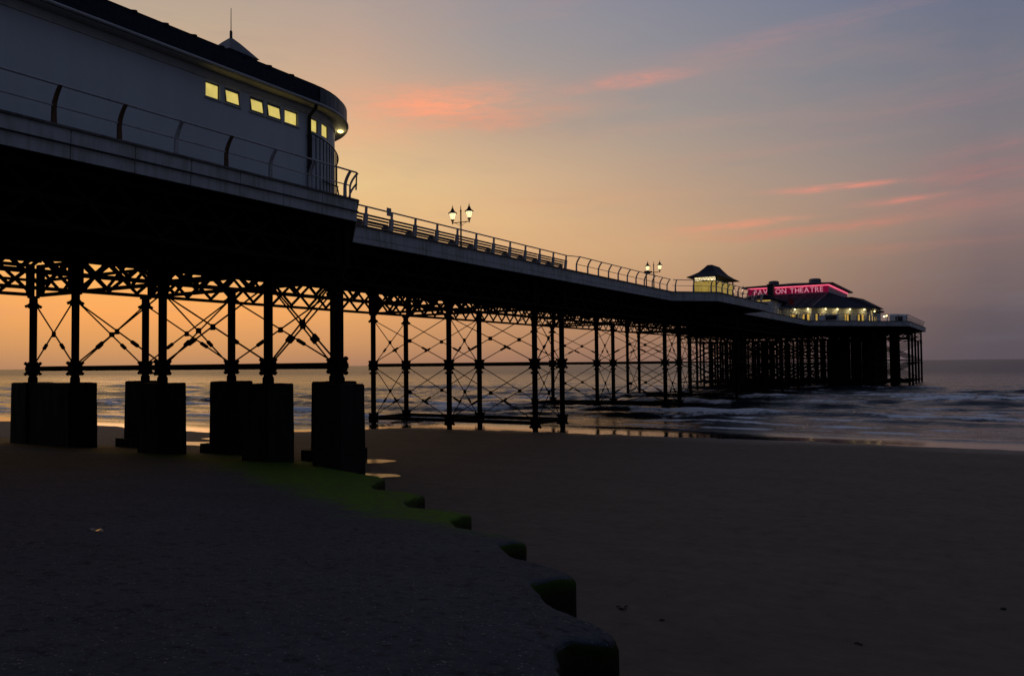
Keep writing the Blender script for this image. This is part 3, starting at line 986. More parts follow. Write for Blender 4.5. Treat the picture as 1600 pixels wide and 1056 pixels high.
# ---------------------------------------------------------------- lattice girders
def girder(a, b, label, detail=True, cat='girder', pan=1.75, group='lattice girders under the deck'):
    a, b = Vector(a), Vector(b)
    L = (b - a).length
    dv = (b - a) / L
    ang = math.atan2(dv.y, dv.x)
    t = thing('lattice_girder', (a + b) / 2 + Vector((0, 0, ZG0)), label, cat, group)
    for z, h, wd in ((ZG0 + 0.09, 0.18, 0.30), ((ZG0 + ZG1) / 2, 0.16, 0.12), (ZG1 - 0.09, 0.18, 0.30)):
        MB().beam(a + Vector((0, 0, z)), b + Vector((0, 0, z)), wd, h).build('chord', 'iron', t)
    n = max(2, round(L / pan))
    st = L / n
    z0, z1 = ZG0 + 0.18, ZG1 - 0.18
    bars = MB()
    nv = Vector((-dv.y, dv.x, 0)) * 0.05
    for k in range(n):
        p0, p1 = a + dv * (k * st), a + dv * ((k + 1) * st)
        for sg in (1, -1):
            q = (p0 if sg > 0 else p1) + Vector((0, 0, z0)) + nv * sg
            r_ = (p1 if sg > 0 else p0) + Vector((0, 0, z1)) + nv * sg
            if detail:
                v = r_ - q
                me = shared(('lattice_bar', round(v.x, 2), round(v.y, 2)), lambda: MB().beam((0, 0, 0), v, 0.06, 0.19), 'iron')
                inst('lattice_bar', me, q, t)
            else:
                bars.beam(q, r_, 0.05, 0.14)
    if not detail:
        bars.build('lattice', 'iron', t)
    for c in (a, b):
        MB().box((c.x, c.y, (ZG0 + ZG1) / 2), (0.34, 0.34, ZG1 - ZG0)).build('end_post', 'iron', t)
    return t


SIDE = {24.6: 'outer near', 29.0: 'near', 36.75: 'middle', 44.5: 'far', 48.8: 'outer far'}
for D in ENT:
    girder(P(5.5, D, 0), P(26.3, D, 0), '%s side lattice girder running landward from the plinths' % SIDE[D], D > 30)
for D in ROWS:
    girder(P(26.7, D, 0), P(51.9, D, 0), '%s side lattice girder between the plinths and the sand trestle' % SIDE[D], D > 30)
    girder(P(52.3, D, 0), P(79.7, D, 0), '%s side lattice girder between the sand trestle and the surf trestle' % SIDE[D], D > 30)
    girder(P(80.1, D, 0), P(107.0, D, 0), '%s side lattice girder below the lit shelter' % SIDE[D], False)
    girder(P(107.4, D, 0), P(156.0, D, 0), '%s side lattice girder between the shelter and the pier head' % SIDE[D], False)
for s, nm in ((26.5, 'landward cross girder over the plinths'), (30.9, 'seaward cross girder over the plinths'), (52.1, 'landward cross girder of the sand trestle'),
              (56.5, 'seaward cross girder of the sand trestle'), (79.9, 'landward cross girder of the surf trestle'), (84.3, 'seaward cross girder of the surf trestle'),
              (107.2, 'landward cross girder past the shelter'), (111.6, 'seaward cross girder past the shelter'), (134.5, 'landward cross girder before the pier head'), (138.9, 'seaward cross girder before the pier head')):
    if s == 26.5:
        girder(P(s, 24.6, 0) + Vector((0, 0.4, 0)), P(s, 48.8, 0) + Vector((0, 0.4, 0)), nm, True, pan=2.2)
    else:
        girder(P(s + 0.4, 29.0, 0), P(s + 0.4, 44.5, 0), nm, s < 60, pan=2.2 if s < 40 else 1.75)
for a in (158.3, 174.3, 182.3, 190.3, 207.3):
    r0, r1 = (13.5, 60.0) if a > 165 else (29, 44.5)
    girder(P(a, r0, 0), P(a, r1, 0), 'cross girder under the pier head, %s' % {158.3: 'at its landward edge', 174.3: 'under the theatre entrance', 182.3: 'below the deck hut', 190.3: 'under the middle of the theatre', 207.3: 'at its seaward end'}[a], False, pan=2.2)

for D, nm in ((21.8, 'near outer'), (29.0, 'near inner'), (36.75, 'central'), (44.5, 'far inner')):
    girder(P(166.2, D, 0), P(206.8, D, 0), nm + ' lengthwise girder under the pier head', False, pan=1.6)

# ---------------------------------------------------------------- plinths
def plinth(s, D, sz, label, foot=False):
    t = thing('concrete_plinth', P(s, D, 0.3), label, 'plinth', 'concrete plinths under the nearest trestle')
    bmx = bmesh.new()
    bmesh.ops.create_cube(bmx, size=1.0)
    for v in bmx.verts:
        v.co = Vector((v.co.x * sz[0] * (1.04 if v.co.z < 0 else 1), v.co.y * sz[1] * (1.04 if v.co.z < 0 else 1), v.co.z * 4.75))
    bmesh.ops.bevel(bmx, geom=bmx.edges[:], offset=0.05, segments=2, affect='EDGES')
    bmesh.ops.subdivide_edges(bmx, edges=[e for e in bmx.edges if e.calc_length() > 0.8], cuts=5, use_grid_fill=True)
    for v in bmx.verts:
        v.co += Vector((random.uniform(-1, 1), random.uniform(-1, 1), random.uniform(-1, 1))) * 0.012
    me = bpy.data.meshes.new('block')
    bmx.to_mesh(me)
    bmx.free()
    me.materials.append(M['plinth'])
    o = bpy.data.objects.new('block', me)
    COL.objects.link(o)
    o.parent = t
    o.location = (0, 0, 4.2 - 4.75 / 2 - 0.3)
    if foot:
        MB().box((-D, s, 0.3), (sz[0] + 0.7, sz[1] + 0.7, 0.9)).build('footing', 'plinth', t)
    return t


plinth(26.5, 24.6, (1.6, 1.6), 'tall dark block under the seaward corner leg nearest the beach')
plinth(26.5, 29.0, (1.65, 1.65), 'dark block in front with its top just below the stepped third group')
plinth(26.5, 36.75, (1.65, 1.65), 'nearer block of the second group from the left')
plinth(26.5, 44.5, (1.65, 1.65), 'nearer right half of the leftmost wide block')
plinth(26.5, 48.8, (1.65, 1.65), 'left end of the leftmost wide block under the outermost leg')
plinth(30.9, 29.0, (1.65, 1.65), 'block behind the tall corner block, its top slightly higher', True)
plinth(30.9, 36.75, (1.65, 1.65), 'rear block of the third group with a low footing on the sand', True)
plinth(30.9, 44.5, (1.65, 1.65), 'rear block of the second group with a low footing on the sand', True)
MB().box((-46.65, 26.5, 2.0), (2.7, 1.4, 4.34)).build('concrete_infill', 'plinth')
tag(bpy.data.objects['concrete_infill'], 'concrete infill wall joining the two blocks at far left', 'wall')

# ---------------------------------------------------------------- railings
def post_curved(h=1.22, out=0.34):
    def fn():
        pts = []
        for k in range(9):
            t = k / 8
            z = h * t
            o = 0.0 if t < 0.45 else out * ((t - 0.45) / 0.55) ** 1.8
            pts.append((o, 0, z))
        mb = MB()
        for a, b in zip(pts[:-1], pts[1:]):
            mb.beam(a, (b[0] + (b[0] - a[0]) * 0.04, 0, b[2] + 0.004), 0.085, 0.15 - 0.06 * a[2] / h, (0, 1, 0))
        mb.box((0, 0, 0.03), (0.2, 0.16, 0.06))
        return mb
    return fn


def post_bench():
    mb = MB()
    mb.beam((-0.06, 0, 0), (0.02, 0, 0.78), 0.13, 0.26, (0, 1, 0))
    mb.beam((0.02, 0, 0.7), (0.05, 0, 1.12), 0.09, 0.12, (0, 1, 0))
    return mb


def railing(path, sp, kind, label, start=0.0, hi=1.22, out=0.34, rustset=()):
    a0 = P(*path[0], ZT)
    t = thing('railing', a0, label, 'railing', 'railings along the pier edge')
    zt = ZT + 0.06
    idx = 0
    toppts, midpts = [], []
    for (s0, D0), (s1, D1) in zip(path[:-1], path[1:]):
        a, b = P(s0, D0, zt), P(s1, D1, zt)
        L = (b - a).length
        dv = (b - a) / L
        nv = Vector((dv.y, -dv.x, 0))
        ang = math.atan2(nv.y, nv.x)
        o = out if kind == 'curved' else 0.05
        mo = out * 0.10 if kind == 'curved' else 0.0
        toppts += [a + nv * o + Vector((0, 0, hi if kind == 'curved' else 1.14)), b + nv * o + Vector((0, 0, hi if kind == 'curved' else 1.14))]
        midpts += [a + nv * mo + Vector((0, 0, hi * 0.53)), b + nv * mo + Vector((0, 0, hi * 0.53))]
        x = start
        while x <= L + 1e-3:
            rusty = idx in rustset
            me = shared(('post', kind, rusty, hi), post_curved(hi, out) if kind == 'curved' else post_bench, 'rust' if rusty else 'rail')
            po = inst('post', me, a + dv * x, t, ang)
            if rusty:
                po['label'] = 'rusty brown curved post'
            idx += 1
            x += sp
    rr = 0.04 if kind == 'curved' else 0.045

    def mitre(pts):
        out2 = [pts[0]]
        for k in range(1, len(pts) - 1, 2):
            out2.append((pts[k] + pts[k + 1]) / 2)
        out2.append(pts[-1])
        return out2
    MB().tube(mitre(toppts), rr, 8).build('top_rail', 'rail', t)
    if kind == 'curved':
        MB().tube(mitre(midpts), 0.026, 6).build('mid_rail', 'rail', t)
    return t


railing([(0.9, 24.28), (26.9, 24.28), (29.4, 26.6)], 2.14, 'curved', 'curved post railing on the deck edge in front of the white entrance building', 0.0, rustset=(6, 7, 9))
railing([(30.655, 28.5), (56.4, 28.5)], 2.145, 'bench', 'straight post railing behind the long slatted benches')
railing([(58.3, 28.5), (79.6, 28.5)], 2.12, 'curved', 'curved post railing between the benches and the shelter')
railing([(80.4, 28.3), (83.9, 24.8), (104.2, 24.6), (107.8, 28.2)], 2.05, 'curved', 'curved post railing round the bay of the lit shelter', 0.4)
railing([(109.2, 28.6), (152.8, 28.4)], 2.2, 'curved', 'curved post railing between the shelter and the pier head')
railing([(154, 27.3), (169.2, 13.3), (206.8, 12.9)], 2.3, 'curved', 'far railing round the edge of the pier head', 0.0)
# join rail ends
MB().beam(P(56.4, 28.46, ZT + 1.2), P(58.3, 28.2, ZT + 1.28), 0.06, 0.06).build('rail_link', 'rail')
tag(bpy.data.objects['rail_link'], 'short rail linking the last bench post to the curved railing', 'rail')

# slatted benches, one per bay
for k in range(-1, 11):
    s0 = 32.8 + 2.145 * k
    names = ['first bay from the entrance building', 'second bay from the entrance building, under the small plate', 'third bay from the entrance building', 'bay two posts before the nearest lamp', 'bay just before the nearest lamp',
             'bay behind which the nearest lamp rises', 'bay just past the nearest lamp', 'fourth bay from the seaward end of the benches', 'third bay from the seaward end of the benches', 'second bay from the seaward end of the benches', 'seaward end bay before the curved railing']
    t = thing('slatted_bench', P(s0 + 1.07, 28.7, ZT), 'slatted bench back against the railing, ' + (names[k] if k >= 0 else 'half hidden behind the corner of the entrance deck'), 'bench', 'slatted benches along the walkway')
    for j, (z, dd) in enumerate(((0.26, 0.08), (0.42, 0.05), (0.58, 0.02), (0.74, -0.01))):
        inst('slat', shared(('slat',), lambda: MB().box((0, 0, 0), (0.03, 2.0, 0.105)), 'bench'), P(s0 + 1.07, 28.62 + dd, ZT + 0.06 + z), t)
    for j in range(2):
        inst('seat_slat', shared(('seat_slat',), lambda: MB().box((0, 0, 0), (0.11, 2.0, 0.03)), 'bench'), P(s0 + 1.07, 28.8 + 0.14 * j, ZT + 0.485), t)
    MB().box(P(s0 + 0.12, 28.92, ZT + 0.23), (0.34, 0.05, 0.46)).build('leg', 'rail', t)
    MB().box(P(s0 + 2.02, 28.92, ZT + 0.23), (0.34, 0.05, 0.46)).build('leg', 'rail', t)
pt = thing('notice_plate', P(34.6, 28.42, ZT + 1.0), 'small rectangular plate fixed on the top rail above the second bench', 'notice')
MB().box(P(34.6, 28.38, ZT + 1.18), (0.05, 0.34, 0.44)).build('plate', 'rail', pt)
MB().box(P(34.6, 28.43, ZT + 1.14), (0.06, 0.08, 0.2)).build('bracket', 'dark_metal', pt)

# ---------------------------------------------------------------- lamps
def twin_lamp(s, D, label, glass='lantern_glass', finial=3.35):
    t = thing('twin_lamp_post', P(s, D, ZT), label, 'lamp post', 'twin lantern lamp posts on the pier')
    h = finial - 0.75
    c = P(s, D, ZT)
    MB().lathe(c, [(0.16, 0), (0.16, 0.3), (0.10, 0.4), (0.065, 0.9), (0.055, h - 0.5), (0.075, h - 0.45), (0.075, h - 0.38), (0.05, h - 0.3), (0.05, h + 0.42), (0.075, h + 0.45), (0.035, h + 0.55), (0.012, h + 0.85)], 10).build('post', 'lamp_iron', t)
    az = h - 0.30
    MB().beam(c + Vector((-0.68, 0, az)), c + Vector((0.68, 0, az)), 0.04, 0.05).build('arm', 'lamp_iron', t)
    sc_ = MB()
    for sg in (-1, 1):
        pts = [c + Vector((sg * (0.05 + 0.42 * k / 7), 0, az - 0.30 + 0.27 * (k / 7) ** 0.6)) for k in range(8)]
        sc_.tube(pts, 0.014, 5)
    sc_.build('scroll_bracket', 'lamp_iron', t)
    for sg in (-1, 1):
        b = c + Vector((sg * 0.68, 0, az))
        ln = MB()
        ln.lathe(b, [(0.03, -0.08), (0.05, 0.0), (0.05, 0.1), (0.11, 0.16), (0.13, 0.24)], 8)
        lo = ln.build('lantern', 'lamp_iron', t)
        MB().lathe(b, [(0.12, 0.245), (0.23, 0.66)], 6, False).build('glass', glass, lo)
        bars = MB()
        for k in range(6):
            a = 2 * math.pi * (k + 0.5) / 6
            bars.beam(b + Vector((0.125 * math.cos(a), 0.125 * math.sin(a), 0.24)), b + Vector((0.238 * math.cos(a), 0.238 * math.sin(a), 0.67)), 0.014, 0.014)
        bars.build('glazing_bar', 'lamp_iron', lo)
        MB().lathe(b, [(0.31, 0.655), (0.31, 0.69), (0.17, 0.80), (0.10, 0.90), (0.10, 0.97), (0.055, 1.0), (0.03, 1.06), (0.055, 1.10), (0.015, 1.14), (0.008, 1.26)], 10).build('lantern_cap', 'lamp_iron', lo)
        ld = bpy.data.lights.new('lamp_light', 'POINT')
        ld.energy = 14
        ld.color = (1.0, 0.75, 0.4)
        ld.shadow_soft_size = 0.12
        lob = bpy.data.objects.new('lamp_light', ld)
        COL.objects.link(lob)
        lob.parent = t
        lob.location = b + Vector((0, 0, 0.18)) - c + Vector((0, 0.0, -0.5))
    return t


twin_lamp(44.9, 30.6, 'nearest twin lantern lamp rising behind the slatted benches', finial=3.4)
twin_lamp(81.3, 30.6, 'twin lantern lamp beside the viewing telescope, before the shelter', finial=3.4)
twin_lamp(114.2, 30.4, 'farthest twin lantern lamp, just right of the lit shelter', 'pale_lantern', 3.3)

t = thing('viewing_telescope', P(74.2, 28.7, ZT), 'coin telescope on a post behind the curved railing', 'telescope')
MB().lathe(P(74.2, 28.7, ZT), [(0.14, 0), (0.14, 0.1), (0.06, 0.2), (0.06, 1.35), (0.1, 1.4)], 10).build('post', 'dark_metal', t)
hb = MB().beam(P(74.2, 28.9, ZT + 1.56), P(74.3, 28.35, ZT + 1.52), 0.24, 0.24)
hb.build('head', 'dark_metal', t)
MB().tube([P(74.3, 28.4, ZT + 1.55), P(73.9, 28.05, ZT + 1.52)], [0.07, 0.09], 8).build('eyepiece', 'dark_metal', t)

# ---------------------------------------------------------------- entrance building
eb = thing('entrance_building', P(20, 31.7, ZT), 'long white building with a rounded end and a dark slate roof', 'building')
WD, CS, CD, RW = 27.0, 27.0, 31.7, 4.7     # wall line, centre of the rounded end, radius


def stadium(rad, s_back=-6.0, n=28):
    """outline from the back, along the near side, round the seaward end, back along the far side"""
    pts = [(s_back, CD - rad)]
    for k in range(n + 1):
        a = -math.pi / 2 + math.pi * k / n
        pts.append((CS + rad * math.cos(a), CD + rad * math.sin(a)))
    pts.append((s_back, CD + rad))
    return pts


ZE = 17.03          # eaves underside
# wall with real window openings: near-side wall built in strips, rounded end as curved strips
WZ0, WZ1 = 15.94, 16.60
WIN = [(21.39, 22.10), (22.33, 23.11), (23.65, 24.42), (24.60, 25.41), (25.64, 26.45)]
wallmb = MB()
TH = 0.22


def wall_strip(s0, s1, z0, z1):
    wallmb.box(P((s0 + s1) / 2, WD + TH / 2, (z0 + z1) / 2), (TH, s1 - s0, z1 - z0))


wall_strip(-6, CS, ZT, WZ0)
wall_strip(-6, CS, WZ1, ZE)
xs_ = [-6] + [v for w_ in WIN for v in w_] + [CS]
for k in range(0, len(xs_), 2):
    wall_strip(xs_[k], xs_[k + 1], WZ0, WZ1)


def arc_strip(mb, a0, a1, z0, z1, r0, r1, n):
    for k in range(n):
        t0, t1 = a0 + (a1 - a0) * k / n, a0 + (a1 - a0) * (k + 1) / n
        q = [P(CS + r * math.cos(t), CD + r * math.sin(t), 0) for t in (t0, t1) for r in (r0, r1)]
        vs = [(v.x, v.y, z) for z in (z0, z1) for v in (q[0], q[1], q[3], q[2])]
        mb.add(vs, [(0, 1, 2, 3), (7, 6, 5, 4), (0, 4, 5, 1), (1, 5, 6, 2), (2, 6, 7, 3), (3, 7, 4, 0)], False)


HP = math.pi / 2
CW = [(0.012, 0.17), (0.235, 0.385)]     # openings in the rounded end, angle from the start of the curve
arc_strip(wallmb, -HP, HP, ZT, WZ0, RW, RW - TH, 40)
arc_strip(wallmb, -HP, HP, WZ1, ZE, RW, RW - TH, 40)
cuts = [0.0] + [v for w_ in CW for v in w_] + [math.pi]
for k in range(0, len(cuts), 2):
    arc_strip(wallmb, -HP + cuts[k], -HP + cuts[k + 1], WZ0, WZ1, RW, RW - TH, 3 if k < 4 else 34)
wallmb.box(P(10.5, CD + RW - TH / 2, (ZT + ZE) / 2), (TH, 33, ZE - ZT))
wallmb.build('wall', 'wall', eb)
MB().prism([(-D, s) for s, D in stadium(RW - TH - 0.02)], ZE - 0.2, ZE - 0.15).build('ceiling', 'wall', eb)

for k, (s0, s1) in enumerate(WIN):
    fr = MB()
    for (a, b, c, d_) in ((s0, s1, WZ0, WZ0 + 0.06), (s0, s1, WZ1 - 0.06, WZ1), (s0, s0 + 0.05, WZ0 + 0.06, WZ1 - 0.06), (s1 - 0.05, s1, WZ0 + 0.06, WZ1 - 0.06)):
        fr.box(P((a + b) / 2, WD + 0.09, (c + d_) / 2), (0.08, b - a - 0.002, d_ - c - 0.002))
    fo = fr.build('window', 'frame', eb)
    pm = MB()
    if k in (1, 2, 3):      # open casements hinged at the top, tilted outwards
        pm.add([P(s0 + 0.06, WD + 0.06, WZ1 - 0.07), P(s1 - 0.06, WD + 0.06, WZ1 - 0.07), P(s1 - 0.06, WD - 0.03, WZ0 + 0.05), P(s0 + 0.06, WD - 0.03, WZ0 + 0.05),
                P(s0 + 0.06, WD + 0.07, WZ1 - 0.07), P(s1 - 0.06, WD + 0.07, WZ1 - 0.07), P(s1 - 0.06, WD - 0.02, WZ0 + 0.05), P(s0 + 0.06, WD - 0.02, WZ0 + 0.05)],
               [(0, 1, 2, 3), (7, 6, 5, 4), (0, 4, 5, 1), (1, 5, 6, 2), (2, 6, 7, 3), (3, 7, 4, 0)])
        ca = MB()
        for a, b in ((P(s0 + 0.04, WD + 0.05, WZ1 - 0.08), P(s0 + 0.04, WD - 0.04, WZ0 + 0.04)), (P(s1 - 0.04, WD + 0.05, WZ1 - 0.08), P(s1 - 0.04, WD - 0.04, WZ0 + 0.04)),
                     (P(s0 + 0.04, WD - 0.04, WZ0 + 0.04), P(s1 - 0.04, WD - 0.04, WZ0 + 0.04)), (P(s0 + 0.04, WD + 0.05, WZ1 - 0.08), P(s1 - 0.04, WD + 0.05, WZ1 - 0.08))):
            ca.beam(a, b, 0.05, 0.05)
        ca.build('casement', 'frame', fo)
    else:
        pm.box(P((s0 + s1) / 2, WD + 0.10, (WZ0 + WZ1) / 2), (0.02, s1 - s0 - 0.1, WZ1 - WZ0 - 0.12))
    pm.build('pane', 'window', fo)
    MB().box(P((s0 + s1) / 2, WD - 0.02, WZ0 - 0.03), (0.1, s1 - s0 + 0.12, 0.05)).build('sill', 'trim', fo)
for (a0, a1) in CW:
    fm = MB()
    arc_strip(fm, -HP + a0, -HP + a1, WZ0, WZ0 + 0.05, RW - 0.03, RW - 0.12, 2)
    arc_strip(fm, -HP + a0, -HP + a1, WZ1 - 0.05, WZ1, RW - 0.03, RW - 0.12, 2)
    arc_strip(fm, -HP + a0, -HP + a0 + 0.012, WZ0 + 0.05, WZ1 - 0.05, RW - 0.03, RW - 0.12, 1)
    arc_strip(fm, -HP + a1 - 0.012, -HP + a1, WZ0 + 0.05, WZ1 - 0.05, RW - 0.03, RW - 0.12, 1)
    fo = fm.build('window', 'frame', eb)
    pm = MB()
    arc_strip(pm, -HP + a0 + 0.012, -HP + a1 - 0.012, WZ0 + 0.05, WZ1 - 0.05, RW - 0.08, RW - 0.10, 2)
    pm.build('pane', 'window', fo)
# frieze board over the windows
fz = MB()
fz.box(P(10.5, WD - 0.025, WZ1 + 0.16), (0.05, 33, 0.14))
arc_strip(fz, -HP, HP, WZ1 + 0.09, WZ1 + 0.23, RW + 0.05, RW + 0.002, 30)
fz.build('frieze_board', 'trim', eb)

# roof: overhanging eaves, steep slated band, low top
OV = RW + 0.58
outer = stadium(OV)
inner = stadium(RW - 0.06)
n = len(outer)
sf = MB()
vs = [P(s, D, ZE) for s, D in outer] + [P(s, D, ZE) for s, D in inner] + [P(s, D, ZE + 0.06) for s, D in outer] + [P(s, D, ZE + 0.06) for s, D in inner]
fs = []
for k in range(n - 1):
    fs += [(k, k + 1, n + k + 1, n + k), (2 * n + k, 3 * n + k, 3 * n + k + 1, 2 * n + k + 1)]
sf.add(vs, fs)
sf.build('soffit', 'soffit', eb)
gut = MB()
gp = [P(s, D, ZE + 0.07) for s, D in stadium(OV + 0.05)]
gut.tube(gp, 0.065, 8)
rf = MB()
lo = [P(s, D, ZE) for s, D in stadium(OV + 0.003)]
hi = [P(s, D, ZE + 0.92) for s, D in stadium(OV - 0.12)]
lip = [P(s, D, ZE + 0.98) for s, D in stadium(OV - 0.10)]
lip2 = [P(s, D, ZE + 1.00) for s, D in stadium(OV - 0.35)]
rdg = []
for s, D in stadium(OV - 0.35):
    ss = min(s, CS - 1.0)
    rdg.append(P(ss, CD + (D - CD) * 0.02, 19.55))
for A, B in ((lo, hi), (hi, lip), (lip, lip2), (lip2, rdg)):
    rf.add(A + B, [(k, k + 1, n + k + 1, n + k) for k in range(n - 1)], A is lip2)
roof = rf.build('roof', 'slate', eb)
gut.build('gutter', 'trim', eb)
# slates: courses of thin slabs on the steep band (real laps)
for c in range(3):
    z0 = ZE + 0.12 + 0.27 * c
    for i in range(22):
        s0 = 6.0 + i * 0.99
        me = shared(('slate_strip',), lambda: MB().box((0, 0, 0), (0.022, 0.97, 0.27)), 'slate')
        inst('slate', me, P(s0 + (0.45 if c % 2 else 0), CD - OV - 0.012 + 0.12 * (z0 - ZE + 0.12) / 0.8, z0 + 0.12), roof)
for s in (14.0, 15.3, 16.6, 17.92, 19.23, 20.49, 21.8, 23.0, 24.33, 25.62):
    rb = MB().tube([P(s, CD - OV + 0.02, ZE + 0.93), P(s, CD - OV + 0.3, ZE + 1.02), P(s, CD - 1, 19.5)], [0.07, 0.06, 0.05], 6)
    rb.build('roof_roll', 'slate', roof)
# separate paler grey band round the eaves of the rounded end
bd = MB()
arc_strip(bd, -HP + 0.05, HP, ZE + 0.0, ZE + 0.84, OV + 0.03, OV + 0.006, 40)
bd.build('eaves_band', 'lead', eb)
# downpipe
dp = MB().tube([P(27.05, WD - 0.55, ZE + 0.02), P(27.05, WD - 0.50, ZE - 0.15), P(27.05, WD - 0.12, ZE - 0.45), P(27.05, WD - 0.10, ZT + 0.02)], 0.085, 8)
for z in (12.6, 14.2, 15.6):
    dp.lathe(P(27.05, WD - 0.10, z), [(0.105, 0), (0.105, 0.09)], 8)
dp.build('downpipe', 'dark_metal', eb)
# cupola with a mast on the ridge
cp = MB()
cc = P(26.6, CD, 0)
cp.add([cc + Vector((sx * 0.98, sy * 0.92, 20.16)) for sx, sy in ((-1, -1), (1, -1), (1, 1), (-1, 1))] + [cc + Vector((sx * 0.3, sy * 0.28, 20.92)) for sx, sy in ((-1, -1), (1, -1), (1, 1), (-1, 1))] + [cc + Vector((0, 0, 21.2))],
       [(0, 1, 5, 4), (1, 2, 6, 5), (2, 3, 7, 6), (3, 0, 4, 7), (4, 5, 8), (5, 6, 8), (6, 7, 8), (7, 4, 8), (3, 2, 1, 0)])
cpo = cp.build('cupola', 'lead', eb)
MB().box(cc + Vector((0, 0, 19.6)), (1.4, 1.4, 1.1)).build('cupola_base', 'wall', cpo)
MB().lathe(cc + Vector((0, 0, 21.14)), [(0.07, 0), (0.07, 0.32), (0.05, 0.36), (0.022, 0.4), (0.016, 1.5)], 8).build('mast', 'lamp_iron', cpo)
# soffit lamp
la = P(CS + 5.0 * math.cos(-HP + 0.83), CD + 5.0 * math.sin(-HP + 0.83), ZE - 0.055)
MB().lathe(la, [(0.13, 0.05), (0.16, 0.02), (0.13, -0.03), (0.05, -0.06)], 14).build('soffit_lamp', 'soffit_lamp', eb)
ld = bpy.data.lights.new('soffit_light', 'POINT')
ld.energy = 3.5
ld.color = (1.0, 0.8, 0.35)
ld.shadow_soft_size = 0.12
lob = bpy.data.objects.new('soffit_light', ld)
COL.objects.link(lob)
lob.parent = eb
lob.location = la + Vector((0, 0, -0.2)) - eb.location

# curved barred guard in front of the rounded end
gd = thing('barred_guard', P(29, 27.4, ZT), 'curved dark guard of upright bars at the rounded end of the white building', 'guard rail')
RG = RW + 0.16


def arcpt(a, r, z):
    return P(CS + r * math.cos(-HP + a), CD + r * math.sin(-HP + a), z)


MB().tube([arcpt(0.02 + 0.92 * k / 20, RG, 15.80 - 0.022 * k) for k in range(21)] , 0.035, 6).build('top_rail', 'dark_metal', gd)
for k in range(10):
    a = 0.03 + 0.062 * k
    MB().tube([arcpt(a, RG, ZT + 0.05), arcpt(a, RG, 15.80 - 0.44 * a / 0.92)], 0.026, 6).build('bar', 'dark_metal', gd)
MB().tube([arcpt(0.94, RG, 15.36), arcpt(0.955, RG, 15.2), arcpt(0.955, RG, 14.25), arcpt(0.8, RG, 14.1), arcpt(0.55, RG, 13.85), arcpt(0.2, RG, 13.75)], 0.035, 6).build('lower_hoop', 'dark_metal', gd)
MB().tube([arcpt(0.60, RG, 13.9), arcpt(0.50, RG + 0.2, 13.3), arcpt(0.48, RG + 0.25, ZT + 0.06)], 0.035, 6).build('stay', 'dark_metal', gd)
MB().tube([arcpt(0.5, RG + 0.2, 13.15), arcpt(0.75, RG + 0.15, 13.0), arcpt(0.9, RG + 0.1, 12.7), arcpt(0.93, RG + 0.1, ZT + 0.06)], 0.035, 6).build('stay', 'dark_metal', gd)

# ---------------------------------------------------------------- shelter
sh = thing('pier_shelter', P(93.6, 27.8, ZT), 'small lit shelter with a swept dark roof in a bay of the pier', 'shelter')
s0, s1, D0, D1 = 90.2, 97.1, 26.5, 29.1
zb, ze = ZT + 0.02, ZT + 2.45
for (s, D) in ((s0, D0), (s0, D1), (s1, D0), (s1, D1), ((s0 + s1) / 2 - 1.2, D0), ((s0 + s1) / 2 + 1.2, D0)):
    MB().box(P(s, D, (zb + ze) / 2), (0.13, 0.13, ze - zb)).build('post', 'dark_metal', sh)


def pane(s_a, D_a, s_b, D_b, za, zb_, mat='shelter_glow', nm='glass_panel'):
    a, b = P(s_a, D_a, 0), P(s_b, D_b, 0)
    return MB().beam(Vector((a.x, a.y, (za + zb_) / 2)), Vector((b.x, b.y, (za + zb_) / 2)), 0.03, zb_ - za).build(nm, mat, sh)


for k in range(3):
    a, b = D0 + 0.08 + k * 0.84, D0 + 0.08 + k * 0.84 + 0.79
    pane(s0, a, s0, b, zb + 0.55, ze - 0.5)
    MB().box(P(s0, (a + b) / 2, zb + 0.28), (0.79, 0.05, 0.5)).build('lower_panel', 'trim', sh)
    MB().box(P(s0, (a + b) / 2, ze - 0.48), (0.8, 0.05, 0.06)).build('transom', 'frame', sh)
for k in range(3):
    a, b = s0 + 0.1 + k * 2.28, s0 + 0.1 + k * 2.28 + 2.1
    pane(a, D0, b, D0, zb + 0.55, ze - 0.5)
    MB().box(P((a + b) / 2, D0, zb + 0.28), (0.05, 2.1, 0.5)).build('lower_panel', 'trim', sh)
pane(s0 + 0.2, D1, s1 - 0.2, D1, zb, ze - 0.5, 'wall', 'back_wall')
fre = MB()
for k in range(6):
    c = P(s0 - 0.01, D0 + 0.28 + k * 0.41, ze - 0.24)
    for sg in (-1, 1):
        fre.beam(c + Vector((sg * 0.18, 0, 0.17)), c + Vector((0, 0, -0.17)), 0.03, 0.05)
        fre.beam(c + Vector((sg * 0.18, 0, -0.02)), c + Vector((0, 0, 0.15)), 0.03, 0.04)
fre.build('fretwork', 'dark_metal', sh)
MB().box(P(s0 + 0.03, (D0 + D1) / 2, ze - 0.22), (2.45, 0.03, 0.40)).build('lit_frieze', 'lantern_glass', sh)
rr = MB()
lev = [(0.62, 2.40), (0.60, 2.48), (0.15, 2.72), (-0.35, 3.10), (-0.75, 3.62), (-1.02, 4.02)]
ring = []
for o, z in lev:
    so0, so1 = s0 - o * 1.3, s1 + o * 1.3
    if o < 0:
        so0, so1 = s0 - o * 1.9, s1 + o * 1.9
    ring.append([P(so0, D0 - o, ZT + z), P(so1, D0 - o, ZT + z), P(so1, D1 + o, ZT + z), P(so0, D1 + o, ZT + z)])
vs = [v for r_ in ring for v in r_]
fs = [(4 * i + k, 4 * i + (k + 1) % 4, 4 * i + 4 + (k + 1) % 4, 4 * i + 4 + k) for i in range(len(lev) - 1) for k in range(4)]
m_ = 4 * (len(lev) - 1)
